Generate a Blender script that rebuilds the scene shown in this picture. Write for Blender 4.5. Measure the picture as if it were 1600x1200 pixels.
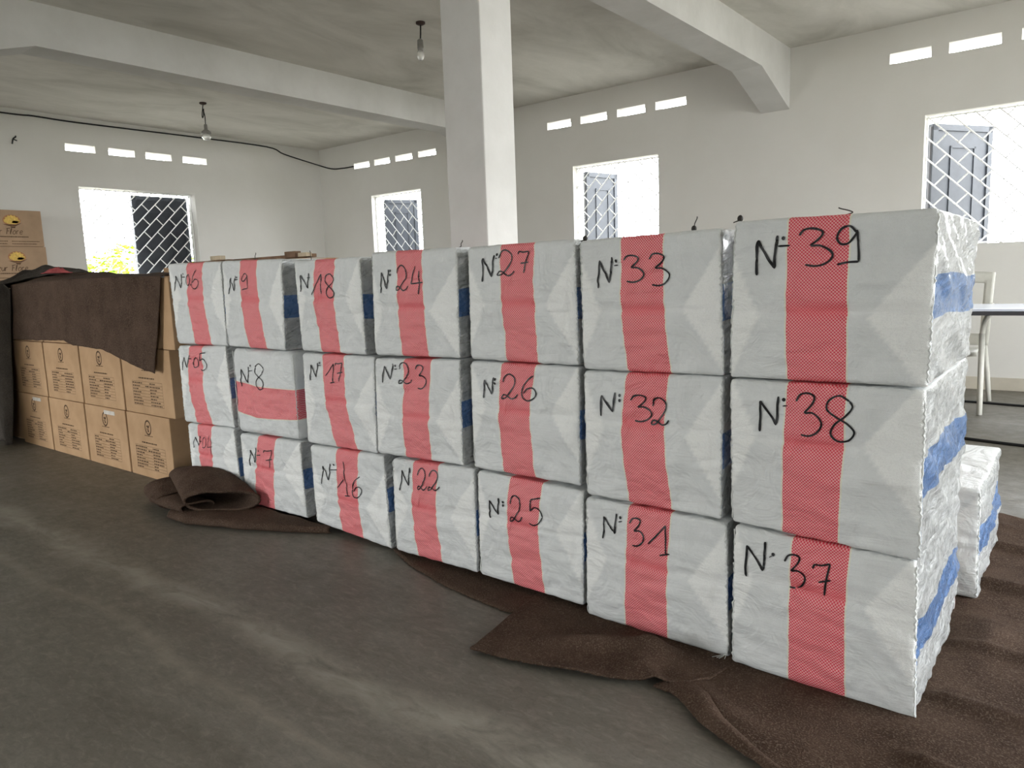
import bpy, bmesh, math, random
from mathutils import Vector, Matrix, noise
PI = math.pi
S = bpy.context.scene
for o in list(bpy.data.objects): bpy.data.objects.remove(o)
COL = S.collection
rnd = random.Random(7)

# ------------------------------------------------------------------ camera, light, exposure
def make_camera():
    cd = bpy.data.cameras.new('camera'); cam = bpy.data.objects.new('camera', cd); COL.objects.link(cam)
    yaw, pitch, roll = 0.67369918, 0.140796925, 0.0349169528
    cy, sy = math.cos(yaw), math.sin(yaw)
    F = Vector((-sy*math.cos(pitch), cy*math.cos(pitch), -math.sin(pitch)))
    Rg = Vector((cy, sy, 0)); D = F.cross(Rg)
    c, s = math.cos(roll), math.sin(roll)
    R2 = c*Rg + s*D; D2 = -s*Rg + c*D
    m = Matrix((R2, -D2, -F)).transposed().to_4x4(); m.translation = Vector((0, 0, 1.0))
    cam.matrix_world = m
    cd.sensor_width = 36.0; cd.lens = 26.01; cd.clip_start = 0.02; cd.clip_end = 200
    S.camera = cam
make_camera()

S.view_settings.view_transform = 'Standard'; S.view_settings.look = 'None'
S.view_settings.gamma = 1.0; S.view_settings.use_curve_mapping = False
S.view_settings.exposure = 0.17

W = bpy.data.worlds.new('overcast_sky'); S.world = W; W.use_nodes = True
nt = W.node_tree; nt.nodes.clear()
wo = nt.nodes.new('ShaderNodeOutputWorld'); bg = nt.nodes.new('ShaderNodeBackground')
tcw = nt.nodes.new('ShaderNodeTexCoord'); sepw = nt.nodes.new('ShaderNodeSeparateXYZ'); rampw = nt.nodes.new('ShaderNodeValToRGB')
nt.links.new(tcw.outputs['Generated'], sepw.inputs[0]); nt.links.new(sepw.outputs[2], rampw.inputs[0])
rampw.color_ramp.elements[0].position = 0.0; rampw.color_ramp.elements[0].color = (0.96, 0.985, 1.0, 1)
rampw.color_ramp.elements[1].position = 0.9; rampw.color_ramp.elements[1].color = (0.90, 0.95, 1.0, 1)
nt.links.new(rampw.outputs[0], bg.inputs[0]); bg.inputs[1].default_value = 15.0
nt.links.new(bg.outputs[0], wo.inputs[0])

def portal(name, loc, rot, sx, sy):      # guides sky sampling through an opening, gives no light of its own
    l = bpy.data.lights.new(name, 'AREA'); l.shape = 'RECTANGLE'; l.size = sx; l.size_y = sy
    l.cycles.is_portal = True
    o = bpy.data.objects.new(name, l); COL.objects.link(o); o.location = loc; o.rotation_euler = rot

# room: x XL..XR, y YF..YB, z 0..ZC ; wall thickness TH
XL, XR, YF, YB, ZC, TH = -8.88, 3.6, -4.5, 6.89, 2.91, 0.17
SILL, TOP = 1.15, 2.17
WIN_LEFT = (3.62, 4.96)
WIN_BACK = [(-7.82, -6.88), (-4.556, -3.54), (-1.19, 0.16)]
VENT_LEFT = [(3.53, 3.84), (3.98, 4.275), (4.40, 4.71), (4.85, 5.16)]
VENT_BACK = [(-8.136,-7.82),(-7.72,-7.42),(-7.31,-7.0),(-6.89,-6.58),(-4.88,-4.57),(-4.447,-4.124),(-4.003,-3.681),(-3.568,-3.241),(-1.464,-1.166),(-1.044,-.702),(-.576,-.26),(-.14,.18)]
DOOR_RIGHT = (1.75, 5.4, 2.45)
FILL_OPENING_FAR = (-3.4, -2.2, 2.3)  # unseen opening in the right wall, added to light the bale fronts
FILL_OPENING_FRONT = (-7.6, -5.1, 2.3)  # unseen opening behind the camera, added to brighten the left side
H2 = PI/2
portal('sky_portal', (XR+.1, (DOOR_RIGHT[0]+DOOR_RIGHT[1])/2, DOOR_RIGHT[2]/2), (0, H2, 0), DOOR_RIGHT[2], DOOR_RIGHT[1]-DOOR_RIGHT[0])
portal('sky_portal', (XR+.1, (FILL_OPENING_FAR[0]+FILL_OPENING_FAR[1])/2, FILL_OPENING_FAR[2]/2), (0, H2, 0), FILL_OPENING_FAR[2], FILL_OPENING_FAR[1]-FILL_OPENING_FAR[0])
portal('sky_portal', (XL-.16, sum(WIN_LEFT)/2, 1.66), (0, -H2, 0), 1.02, WIN_LEFT[1]-WIN_LEFT[0])
portal('sky_portal', (sum(FILL_OPENING_FRONT[:2])/2, YF-.1, FILL_OPENING_FRONT[2]/2), (H2, 0, 0), FILL_OPENING_FRONT[1]-FILL_OPENING_FRONT[0], FILL_OPENING_FRONT[2])
for a, b in WIN_BACK: portal('sky_portal', ((a+b)/2, YB+.16, 1.66), (-H2, 0, 0), b-a, 1.02)

# ------------------------------------------------------------------ materials
def mat(name, rough=0.8, spec=0.3):
    m = bpy.data.materials.new(name); m.use_nodes = True
    n = m.node_tree; n.nodes.clear()
    out = n.nodes.new('ShaderNodeOutputMaterial'); b = n.nodes.new('ShaderNodeBsdfPrincipled')
    n.links.new(b.outputs[0], out.inputs[0]); b.inputs['Roughness'].default_value = rough
    b.inputs['Specular IOR Level'].default_value = spec
    return m, n, b
def L(n, a, b): n.links.new(a, b)
def nd(n, t, **k):
    x = n.nodes.new(t)
    for a, v in k.items(): setattr(x, a, v)
    return x
def math_(n, op, a, b=None, clamp=False):
    x = nd(n, 'ShaderNodeMath', operation=op, use_clamp=clamp)
    for i, v in enumerate((a, b)):
        if v is None: continue
        if isinstance(v, (int, float)): x.inputs[i].default_value = v
        else: L(n, v, x.inputs[i])
    return x.outputs[0]
def coords(n, scale=(1,1,1), rot=(0,0,0), kind='Object'):
    tc = nd(n, 'ShaderNodeTexCoord'); mp = nd(n, 'ShaderNodeMapping')
    L(n, tc.outputs[kind], mp.inputs[0]); mp.inputs['Scale'].default_value = scale; mp.inputs['Rotation'].default_value = rot
    return mp.outputs[0]
def noise_(n, vec, scale, detail=4, rough=.55, dist=0.0):
    x = nd(n, 'ShaderNodeTexNoise'); L(n, vec, x.inputs['Vector'])
    x.inputs['Scale'].default_value = scale; x.inputs['Detail'].default_value = detail
    x.inputs['Roughness'].default_value = rough; x.inputs['Distortion'].default_value = dist
    return x.outputs['Fac']
def ramp(n, fac, stops):
    r = nd(n, 'ShaderNodeValToRGB'); L(n, fac, r.inputs[0]); e = r.color_ramp.elements
    e[0].position, e[0].color = stops[0][0], (*stops[0][1], 1)
    e[1].position, e[1].color = stops[-1][0], (*stops[-1][1], 1)
    for p, c in stops[1:-1]:
        q = e.new(p); q.color = (*c, 1)
    return r.outputs[0]
def mix(n, fac, a, b, mode='MIX'):
    x = nd(n, 'ShaderNodeMix', data_type='RGBA', blend_type=mode)
    for sock, v in ((x.inputs['Factor'], fac), (x.inputs[6], a), (x.inputs[7], b)):
        if isinstance(v, (int, float)): sock.default_value = v
        elif isinstance(v, tuple): sock.default_value = (*v, 1)
        else: L(n, v, sock)
    return x.outputs[2]
def bump(n, b, h, dist, strength=1.0, prev=None):
    x = nd(n, 'ShaderNodeBump'); L(n, h, x.inputs['Height']); x.inputs['Distance'].default_value = dist
    x.inputs['Strength'].default_value = strength
    if prev is not None: L(n, prev, x.inputs['Normal'])
    L(n, x.outputs[0], b.inputs['Normal']); return x.outputs[0]

def plain(name, col, rough=.6, spec=.3, var=.12, sc=30, bd=0.0):
    m, n, b = mat(name, rough, spec); v = coords(n); f = noise_(n, v, sc, 4)
    lo = tuple(c*(1-var) for c in col); hi = tuple(min(1, c*(1+var)) for c in col)
    L(n, ramp(n, f, [(.3, lo), (.7, hi)]), b.inputs['Base Color'])
    if bd: bump(n, b, f, bd)
    return m

def wall_mat():
    m, n, b = mat('painted_plaster', .85, .2); v = coords(n)
    f = noise_(n, v, .9, 4, .5); f2 = noise_(n, v, 9, 5, .6)
    c = ramp(n, f, [(.3, (.66, .645, .60)), (.7, (.74, .725, .69))])
    L(n, mix(n, math_(n, 'MULTIPLY', f2, .25), c, (.60, .58, .53)), b.inputs['Base Color'])
    bump(n, b, f2, .004, .6); return m
def ceil_mat():
    m, n, b = mat('stained_concrete_ceiling', .9, .2); v = coords(n, (1, .45, 1))
    f = noise_(n, v, 1.6, 6, .62, .6); f2 = noise_(n, v, 12, 5, .6)
    c = ramp(n, f, [(.3, (.50, .485, .435)), (.48, (.68, .66, .605)), (.66, (.80, .775, .72))])
    L(n, mix(n, math_(n, 'MULTIPLY', f2, .3), c, (.50, .48, .43)), b.inputs['Base Color'])
    bump(n, b, f2, .006, .5); return m
def floor_mat():
    m, n, b = mat('worn_cement_floor', .5, .35)
    v = coords(n); va = coords(n, (1, 2.2, 1), (0, 0, .35))
    f = noise_(n, va, 1.3, 7, .62, .8); f2 = noise_(n, v, 14, 6, .65); f3 = noise_(n, va, 4.5, 6, .6, 1.2)
    c = ramp(n, f, [(.3, (.135, .122, .098)), (.5, (.170, .155, .127)), (.7, (.215, .198, .168))])
    f4 = noise_(n, coords(n, (1, 2.6, 1), (0, 0, .5)), 22, 8, .72, .7); f5 = noise_(n, v, 90, 4, .7)
    c = mix(n, math_(n, 'MULTIPLY', f2, .35), c, (.10, .092, .076))
    c = mix(n, ramp(n, f4, [(.50, (0,0,0)), (.72, (.6,)*3)]), c, (.27, .25, .21))
    c = mix(n, ramp(n, f4, [(.25, (.65,)*3), (.46, (0,0,0))]), c, (.085, .078, .064))
    c = mix(n, ramp(n, f5, [(.3, (.3,)*3), (.5, (0,0,0))]), c, (.075, .068, .056))
    # scuffed pale streak running the length of the room, a darker one beside it
    sp = nd(n, 'ShaderNodeSeparateXYZ'); L(n, v, sp.inputs[0])
    wob = noise_(n, v, 1.7, 4, .6)
    y = math_(n, 'ADD', sp.outputs[1], math_(n, 'MULTIPLY', wob, .22))
    d = math_(n, 'ABSOLUTE', math_(n, 'SUBTRACT', y, 1.235))
    st = math_(n, 'SUBTRACT', 1.0, math_(n, 'MULTIPLY', d, 13.0), True)
    st = math_(n, 'MULTIPLY', st, ramp(n, f3, [(.32, (0,0,0)), (.55, (1,1,1))]))
    c = mix(n, math_(n, 'MULTIPLY', st, .75), c, (.34, .32, .27))
    d2 = math_(n, 'ABSOLUTE', math_(n, 'SUBTRACT', y, 1.02))
    st2 = math_(n, 'SUBTRACT', 1.0, math_(n, 'MULTIPLY', d2, 30.0), True)
    c = mix(n, math_(n, 'MULTIPLY', math_(n, 'MULTIPLY', st2, f3), .7), c, (.30, .27, .22))
    L(n, c, b.inputs['Base Color'])
    L(n, ramp(n, f2, [(.3, (.42,)*3), (.7, (.62,)*3)]), b.inputs['Roughness'])
    bump(n, b, f2, .002, .4); return m
def beam_mat():
    m, n, b = mat('whitewashed_beam', .88, .2); v = coords(n)
    f = noise_(n, v, 2.2, 5, .6)
    L(n, ramp(n, f, [(.3, (.60, .59, .56)), (.7, (.71, .70, .675))]), b.inputs['Base Color'])
    bump(n, b, noise_(n, v, 14, 4), .006, .5); return m

def bale_mat(side):
    m, n, b = mat('woven_sack_side' if side else 'woven_sack_front', .42 if side else .5, .5)
    v = coords(n)
    sp = nd(n, 'ShaderNodeSeparateXYZ'); L(n, v, sp.inputs[0])
    u_ = sp.outputs[1] if side else sp.outputs[0]; w_ = sp.outputs[2]
    k = 2*PI/.0074
    sa = math_(n, 'SINE', math_(n, 'MULTIPLY', u_, k))
    sb = math_(n, 'SINE', math_(n, 'MULTIPLY', w_, k))
    chk = math_(n, 'ADD', math_(n, 'MULTIPLY', math_(n, 'MULTIPLY', sa, sb), 3.0), .5, True)
    at = nd(n, 'ShaderNodeAttribute', attribute_name='band'); ab = math_(n, 'ABSOLUTE', at.outputs['Fac'])
    inb = math_(n, 'LESS_THAN', ab, 1.0)
    edge = math_(n, 'MULTIPLY', math_(n, 'GREATER_THAN', ab, 1.0), math_(n, 'LESS_THAN', ab, 1.06))
    tri = nd(n, 'ShaderNodeAttribute', attribute_name='flap').outputs['Fac']
    oi = nd(n, 'ShaderNodeObjectInfo')
    f = noise_(n, v, 16, 4, .6)
    wr = noise_(n, coords(n, (1, 1, 7)), 9, 5, .65, .6)
    white = ramp(n, f, [(.3, (.70, .72, .715)), (.7, (.775, .79, .785))])
    white = mix(n, math_(n, 'MULTIPLY', tri, .85), white, (.93, .935, .91))
    gr = noise_(n, coords(n, (1, 1, 1)), 330, 2, .6)
    white = mix(n, math_(n, 'MULTIPLY', math_(n, 'SUBTRACT', gr, .47, True), 1.3, True), white, (.64, .65, .64))
    # white turns greyer in the low parts of the crinkle noise
    white = mix(n, math_(n, 'MULTIPLY', math_(n, 'SUBTRACT', .42, wr, True), 1.0, True), white, (.60, .61, .58))
    if side:
        band = mix(n, chk, (.11, .24, .54), (.20, .35, .66))
    else:
        seam = nd(n, 'ShaderNodeAttribute', attribute_name='seam').outputs['Fac']
        band = mix(n, chk, (.73, .032, .072), (.87, .41, .40))
        band = mix(n, math_(n, 'MULTIPLY', seam, .45), band, (.78, .10, .12))
        white = mix(n, math_(n, 'MULTIPLY', seam, .35), white, (.88, .885, .87))
        white = mix(n, edge, white, (.80, .78, .66))
    L(n, mix(n, inb, white, band), b.inputs['Base Color'])
    # weave + fine crinkle
    wv = coords(n, (1, 1, 1))
    ws = math_(n, 'SINE', math_(n, 'MULTIPLY', w_, 2*PI/.0042)); wu = math_(n, 'SINE', math_(n, 'MULTIPLY', u_, 2*PI/.0042))
    weave = math_(n, 'MULTIPLY', ws, wu)
    p = bump(n, b, weave, .00035, .5)
    if side:
        rv = coords(n, (1, 1, 1), (-.30, 0, 0)); mp2 = nd(n, 'ShaderNodeMapping'); L(n, rv, mp2.inputs[0]); mp2.inputs['Scale'].default_value = (1, .38, 3.2); rv = mp2.outputs[0]
        cr = noise_(n, rv, 14, 5, .62, 1.0)
        p = bump(n, b, cr, .045, 1.0, p)
        p = bump(n, b, noise_(n, rv, 60, 5, .7, .8), .008, 1.0, p)
        L(n, ramp(n, noise_(n, v, 40, 3), [(.3, (.18,)*3), (.7, (.42,)*3)]), b.inputs['Roughness'])
        b.inputs['Coat Weight'].default_value = .6; b.inputs['Coat Roughness'].default_value = .15
    else:
        p = bump(n, b, wr, .006, .6, p)
        p = bump(n, b, noise_(n, coords(n, (1, 1, 1), (0, .6, 0)), 7, 4, .55, 1.8), .018, .8, p)
    return m

def blanket_mat(name, a, c, d):
    m, n, b = mat(name, .95, .1); v = coords(n)
    f = noise_(n, v, 240, 3, .7); g = noise_(n, v, 9, 5, .65); h = noise_(n, coords(n, (1, 1, 1)), 60, 3)
    col = ramp(n, g, [(.3, a), (.7, c)])
    col = mix(n, ramp(n, f, [(.5, (0,0,0)), (.75, (1,1,1))]), col, d)
    L(n, col, b.inputs['Base Color']); pass
    p = bump(n, b, h, .004, .7); bump(n, b, f, .003, .8, p); return m

def carton_mat():
    m, n, b = mat('corrugated_cardboard', .75, .25); v = coords(n)
    f = noise_(n, v, 5, 4, .6); g = nd(n, 'ShaderNodeTexWave', wave_type='BANDS', bands_direction='X'); L(n, v, g.inputs[0]); g.inputs['Scale'].default_value = 45
    L(n, ramp(n, f, [(.3, (.43, .27, .145)), (.7, (.54, .35, .20))]), b.inputs['Base Color'])
    bump(n, b, g.outputs['Fac'], .0006, .4); return m

M = {
 'wall': wall_mat(), 'ceiling': ceil_mat(), 'floor': floor_mat(), 'beam': beam_mat(),
 'front': bale_mat(False), 'side': bale_mat(True),
 'blanket': blanket_mat('brown_felt_blanket', (.052, .031, .021), (.092, .059, .042), (.20, .150, .115)),
 'greyblanket': blanket_mat('grey_brown_blanket', (.045, .038, .032), (.075, .065, .055), (.13, .115, .10)),
 'carton': carton_mat(), 'carton_pale': plain('pale_cardboard', (.40, .27, .17), .75, .25, .1, 8),  # second cardboard colour, for the tape and the flower-print cartons
 'print': plain('dark_carton_print', (.10, .058, .032), .7, .2, .2, 60),
 'sticker': plain('white_paper_sticker', (.62, .58, .52), .6, .3),
 'ink': plain('black_marker_ink', (.012, .012, .014), .45, .4, .2, 80),
 'thread': plain('white_seam_thread', (.66, .67, .65), .7, .3, .1, 100),
 'wire': plain('dark_binding_wire', (.03, .026, .022), .6, .3),
 'black': plain('black_rubber_cable', (.012, .012, .012), .55, .3),
 'bar': plain('white_painted_bar', (.78, .78, .76), .45, .4, .04),
 'shutter': plain('dark_painted_shutter', (.034, .038, .046), .5, .3, .15, 12, .001),
 'leaf': plain('yellow_green_leaf', (.20, .33, .012), .5, .3, .3, 3), 'bark': plain('grey_bark', (.12, .10, .08), .9, .2, .2, 20, .01),
 'ground': plain('pale_dry_ground', (.30, .29, .25), .95, .1, .2, .8),
 'lamp_socket': plain('grey_plastic_socket', (.22, .21, .19), .5, .4), 'rose': plain('brown_ceiling_rose', (.05, .03, .025), .6, .3),
 'plastic': plain('cream_moulded_plastic', (.70, .69, .62), .35, .45, .05), 'tabletop': plain('white_laminate', (.66, .70, .80), .2, .5, .04, 4),
 'metal': plain('dark_grey_metal', (.05, .05, .055), .45, .5), 'wood': plain('rough_brown_wood', (.20, .125, .08), .8, .2, .35, 18, .002),
 'palewood': plain('pale_wood', (.55, .46, .33), .8, .2, .2, 18), 'pink': plain('pink_red_cloth', (.42, .10, .10), .9, .1, .5, 12),
 'yellow': plain('yellow_flower_print', (.72, .48, .12), .6, .2, .2, 60), 'orange': plain('orange_print', (.42, .20, .10), .6, .2, .15, 60),
 'plinth': plain('dusty_wall_foot', (.50, .46, .38), .85, .2, .12, 6),
}
m, n, b = mat('clear_bulb_glass', .12, .5); b.inputs['Base Color'].default_value = (.86, .86, .82, 1); b.inputs['Transmission Weight'].default_value = .65; M['glass'] = m

# ------------------------------------------------------------------ mesh helpers
def link(name, bm_or_me, ms, parent=None, smooth=False, loc=None):
    if isinstance(bm_or_me, bmesh.types.BMesh):
        me = bpy.data.meshes.new(name); bm_or_me.to_mesh(me); bm_or_me.free()
    else: me = bm_or_me
    if not isinstance(ms, (list, tuple)): ms = [ms]
    for x in ms: me.materials.append(x)
    if smooth:
        for p in me.polygons: p.use_smooth = True
    o = bpy.data.objects.new(name, me); COL.objects.link(o)
    if parent is not None: o.parent = parent
    if loc is not None: o.location = loc
    return o
def tag(o, label, cat=None, group=None, kind=None):
    if label: o['label'] = label
    if cat: o['category'] = cat
    if group: o['group'] = group
    if kind: o['kind'] = kind
    return o
def empty(name, loc, rz=0):
    o = bpy.data.objects.new(name, None); COL.objects.link(o); o.location = loc; o.rotation_euler = (0, 0, rz); o.empty_display_size = .1
    return o
def struct(name, bm, m, parent=None, label=None):
    o = link(name, bm, m, parent); o['kind'] = 'structure'
    if label: o['label'] = label
    return o
def add_box(bm, lo, hi, mi=0):
    x0, y0, z0 = lo; x1, y1, z1 = hi
    vs = [bm.verts.new(p) for p in ((x0,y0,z0),(x1,y0,z0),(x1,y1,z0),(x0,y1,z0),(x0,y0,z1),(x1,y0,z1),(x1,y1,z1),(x0,y1,z1))]
    for q in ((0,3,2,1),(4,5,6,7),(0,1,5,4),(1,2,6,5),(2,3,7,6),(3,0,4,7)):
        bm.faces.new([vs[i] for i in q]).material_index = mi
    return vs
def box(lo, hi, bevel=0, seg=2):
    bm = bmesh.new(); add_box(bm, lo, hi)
    if bevel: bmesh.ops.bevel(bm, geom=bm.edges[:], offset=bevel, segments=seg, affect='EDGES', profile=.6)
    return bm
def frame_of(t):
    a = Vector((0,0,1)) if abs(t.z) < .9 else Vector((1,0,0))
    u = t.cross(a).normalized(); return u, t.cross(u).normalized()
def add_tube(bm, pts, r, seg=6, cap=True):
    pts = [Vector(p) for p in pts]; rs = r if isinstance(r, (list, tuple)) else [r]*len(pts); rings = []
    u = None
    for i, p in enumerate(pts):
        t = (pts[min(i+1, len(pts)-1)] - pts[max(i-1, 0)]).normalized()
        if u is None: u, v = frame_of(t)
        else:
            u = (u - t*u.dot(t)).normalized(); v = t.cross(u)
        rings.append([bm.verts.new(p + (u*math.cos(2*PI*k/seg) + v*math.sin(2*PI*k/seg))*rs[i]) for k in range(seg)])
    for a, b_ in zip(rings, rings[1:]):
        for k in range(seg): bm.faces.new((a[k], a[(k+1)%seg], b_[(k+1)%seg], b_[k]))
    if cap:
        bm.faces.new(rings[0][::-1]); bm.faces.new(rings[-1])
def add_lathe(bm, prof, c, seg=20):
    rings = []
    for r, z in prof: rings.append([bm.verts.new((c[0]+r*math.cos(2*PI*k/seg), c[1]+r*math.sin(2*PI*k/seg), c[2]+z)) for k in range(seg)])
    for a, b_ in zip(rings, rings[1:]):
        for k in range(seg): bm.faces.new((a[k], a[(k+1)%seg], b_[(k+1)%seg], b_[k]))
    bm.faces.new(rings[0][::-1]); bm.faces.new(rings[-1])
def catmull(pts, n=8):
    if len(pts) < 3: return [Vector(p) for p in pts]
    P = [Vector(p) for p in pts]; P = [P[0]*2-P[1]] + P + [P[-1]*2-P[-2]]; out = []
    for i in range(1, len(P)-2):
        for k in range(n):
            t = k/n; a, b_, c, d = P[i-1:i+3]
            out.append(.5*((2*b_) + (c-a)*t + (2*a-5*b_+4*c-d)*t*t + (3*b_-a-3*c+d)*t*t*t))
    out.append(P[-2]); return out
def nz(x, y, z=0.0): return noise.noise(Vector((x, y, z)))

# ------------------------------------------------------------------ the room
def wall(name, axis, at, out, a0, a1, openings, z0=0.0, z1=ZC):
    """axis 'x': wall in plane y=at spanning x a0..a1; axis 'y': plane x=at spanning y. out = +-1 outward."""
    us = sorted({a0, a1, *[o[0] for o in openings], *[o[1] for o in openings]}); zs = sorted({z0, z1, *[o[2] for o in openings], *[o[3] for o in openings]})
    def solid(i, j):
        if i < 0 or j < 0 or i >= len(us)-1 or j >= len(zs)-1: return None
        cu, cz = (us[i]+us[i+1])/2, (zs[j]+zs[j+1])/2
        return not any(o[0] < cu < o[1] and o[2] < cz < o[3] for o in openings)
    bm = bmesh.new(); cache = {}
    def V(u, d, z):
        k = (round(u, 5), d, round(z, 5))
        if k not in cache:
            w = at + out*TH*d
            cache[k] = bm.verts.new((u, w, z) if axis == 'x' else (w, u, z))
        return cache[k]
    for i in range(len(us)-1):
        for j in range(len(zs)-1):
            if not solid(i, j): continue
            u0, u1, w0, w1 = us[i], us[i+1], zs[j], zs[j+1]
            for d in (0, 1): bm.faces.new((V(u0,d,w0), V(u1,d,w0), V(u1,d,w1), V(u0,d,w1)))
            for (ii, jj), (p, q) in {(i-1,j): ((u0,w0),(u0,w1)), (i+1,j): ((u1,w0),(u1,w1)), (i,j-1): ((u0,w0),(u1,w0)), (i,j+1): ((u0,w1),(u1,w1))}.items():
                if solid(ii, jj) is not True: bm.faces.new((V(p[0],0,p[1]), V(q[0],0,q[1]), V(q[0],1,q[1]), V(p[0],1,p[1])))
    bmesh.ops.recalc_face_normals(bm, faces=bm.faces[:])
    return struct(name, bm, M['wall'])

struct('floor', box((XL-.2, YF-.2, -.15), (XR+.2, YB+.2, 0)), M['floor'])
struct('ceiling', box((XL-.2, YF-.2, ZC), (XR+.2, YB+.2, ZC+.18)), M['ceiling'])
def vz(x): return (2.563, 2.638) if x < -6 else ((2.602, 2.680) if x < -3 else (2.618, 2.700))
wall('wall_back', 'x', YB, 1, XL, XR, [(a, b, SILL, TOP+.01) for a, b in WIN_BACK] + [(a, b, *vz(a)) for a, b in VENT_BACK])
wall('wall_left', 'y', XL, -1, YF-.2, YB+.2, [(*WIN_LEFT, SILL, TOP)] + [(a, b, 2.545, 2.622) for a, b in VENT_LEFT])
wall('wall_right', 'y', XR, 1, YF-.2, YB+.2, [(DOOR_RIGHT[0], DOOR_RIGHT[1], 0.0, DOOR_RIGHT[2]), (FILL_OPENING_FAR[0], FILL_OPENING_FAR[1], 0.0, FILL_OPENING_FAR[2])])
wall('wall_front', 'x', YF, -1, XL, XR, [(FILL_OPENING_FRONT[0], FILL_OPENING_FRONT[1], 0.0, FILL_OPENING_FRONT[2])])
bm = box((XL+.001, YB-.012, 0.001), (XR-.001, YB-.0005, .10)); struct('baseboard_back', bm, M['plinth'])

def beam(name, x0, x1, haunches):
    bm = bmesh.new()
    prof = [(YF, 2.63)]
    for h in haunches: prof += h
    prof += [(YB, 2.40)]
    A, B = [], []
    for y, z in prof:
        A.append((bm.verts.new((x0, y, z)), bm.verts.new((x0, y, ZC)))); B.append((bm.verts.new((x1, y, z)), bm.verts.new((x1, y, ZC))))
    for i in range(len(prof)-1):
        bm.faces.new((A[i][0], A[i+1][0], A[i+1][1], A[i][1])); bm.faces.new((B[i][0], B[i][1], B[i+1][1], B[i+1][0]))
        bm.faces.new((A[i][0], B[i][0], B[i+1][0], A[i+1][0])); bm.faces.new((A[i][1], A[i+1][1], B[i+1][1], B[i][1]))
    bm.faces.new((A[0][0], A[0][1], B[0][1], B[0][0])); bm.faces.new((A[-1][0], B[-1][0], B[-1][1], A[-1][1]))
    bmesh.ops.recalc_face_normals(bm, faces=bm.faces[:])
    return struct(name, bm, M['beam'])
beam('trim_1', -5.86, -5.61, [[(.35, 2.63), (.95, 2.36), (1.25, 2.36), (2.12, 2.63)], [(6.2, 2.63)]])['label'] = 'white concrete ceiling beam at the left with its long soffit'
beam('trim_2', -2.51, -2.26, [[(6.2, 2.635)]])['label'] = 'white concrete ceiling beam meeting the back wall above the vents'
c = box((-2.50, 2.69, 0), (-2.26, 2.92, 2.63), .008); struct('trim_3', c, M['beam'], None, 'square white concrete column rising behind the bales')
c = box((-5.86, .95, 0), (-5.61, 1.25, 2.37), .008); struct('trim_4', c, M['beam'], None, 'square concrete column carrying the left beam')
struct('ground', box((-45, -30, -.35), (40, 40, -.15)), M['ground'])

# ------------------------------------------------------------------ windows: white grille + dark shutters
def grille(axis, at, a0, a1, z0, z1, flip):
    bm = bmesh.new(); w = .113; l = .226; r = .0062
    W_, H_ = a1-a0, z1-z0; c, s = math.cos(PI/4), math.sin(PI/4)
    def emit(p, q):
        # clip the segment to the opening
        t0, t1 = 0.0, 1.0; d = (q[0]-p[0], q[1]-p[1])
        for k, (lo, hi) in enumerate(((0, W_), (0, H_))):
            if abs(d[k]) < 1e-9:
                if p[k] < lo or p[k] > hi: return
                continue
            ta, tb = (lo-p[k])/d[k], (hi-p[k])/d[k]
            if ta > tb: ta, tb = tb, ta
            t0, t1 = max(t0, ta), min(t1, tb)
        if t1-t0 < 1e-3: return
        P = [(p[0]+d[0]*t, p[1]+d[1]*t) for t in (t0, t1)]
        pts = []
        for u, z in P:
            if flip: u = W_-u
            pts.append((a0+u, at, z0+z) if axis == 'x' else (at, a0+u, z0+z))
        add_tube(bm, pts, r, 4)
    R_ = W_+H_
    for i in range(int(-R_/w)-1, int(R_/w)+2):
        o = i*w
        # long bars run along (c, s), offset along (-s, c)
        emit((-s*o - c*R_, c*o - s*R_), (-s*o + c*R_, c*o + s*R_))
        for j in range(int(-R_/l)-1, int(R_/l)+2):
            t = j*l + (l/2 if i % 2 else 0)
            p = (-s*o + c*t, c*o + s*t); emit(p, (p[0]-s*w, p[1]+c*w))
    for p, q in (((0,.01),(W_,.01)), ((0,H_-.01),(W_,H_-.01)), ((.008,0),(.008,H_)), ((W_-.008,0),(W_-.008,H_))): emit(p, q)
    return bm
def shutter(parent, hinge, ang, w, z0, z1):
    """leaf from hinge point (x,y) pointing along ang, with raised frame and panel"""
    e = empty('shutter', (hinge[0], hinge[1], 0), ang); e.parent = parent
    bm = bmesh.new(); t = .014
    add_box(bm, (0, -t, z0), (w, t, z1)); 
    for s_ in (-1, 1):
        a, b_ = (t, t+.012) if s_ > 0 else (-t-.012, -t)
        for lo, hi in (((.0, z0),(w, z0+.05)), ((0, z1-.05),(w, z1)), ((0, z0),(.05, z1)), ((w-.05, z0),(w, z1))):
            add_box(bm, (lo[0], a, lo[1]), (hi[0], b_, hi[1]))
    o = link('leaf', bm, M['shutter'], e)
    bm = bmesh.new()
    for s_ in (-1, 1):
        ya, yb = (t, t+.008) if s_ > 0 else (-t-.008, -t)
        x0, x1, y0, y1, q = w*.30, w*.72, z0+.17, z1-.17, .016
        for lo, hi in (((x0, y0),(x1, y0+q)), ((x0, y1-q),(x1, y1)), ((x0, y0),(x0+q, y1)), ((x1-q, y0),(x1, y1))):
            add_box(bm, (lo[0], ya, lo[1]), (hi[0], yb, hi[1]))
    link('panel_moulding', bm, M['shutter'], e)
    bm = bmesh.new(); add_tube(bm, [(0, 0, z0+.02), (0, 0, z1-.02)], .012, 6); link('hinge_pin', bm, M['metal'], e)
    return e
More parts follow.
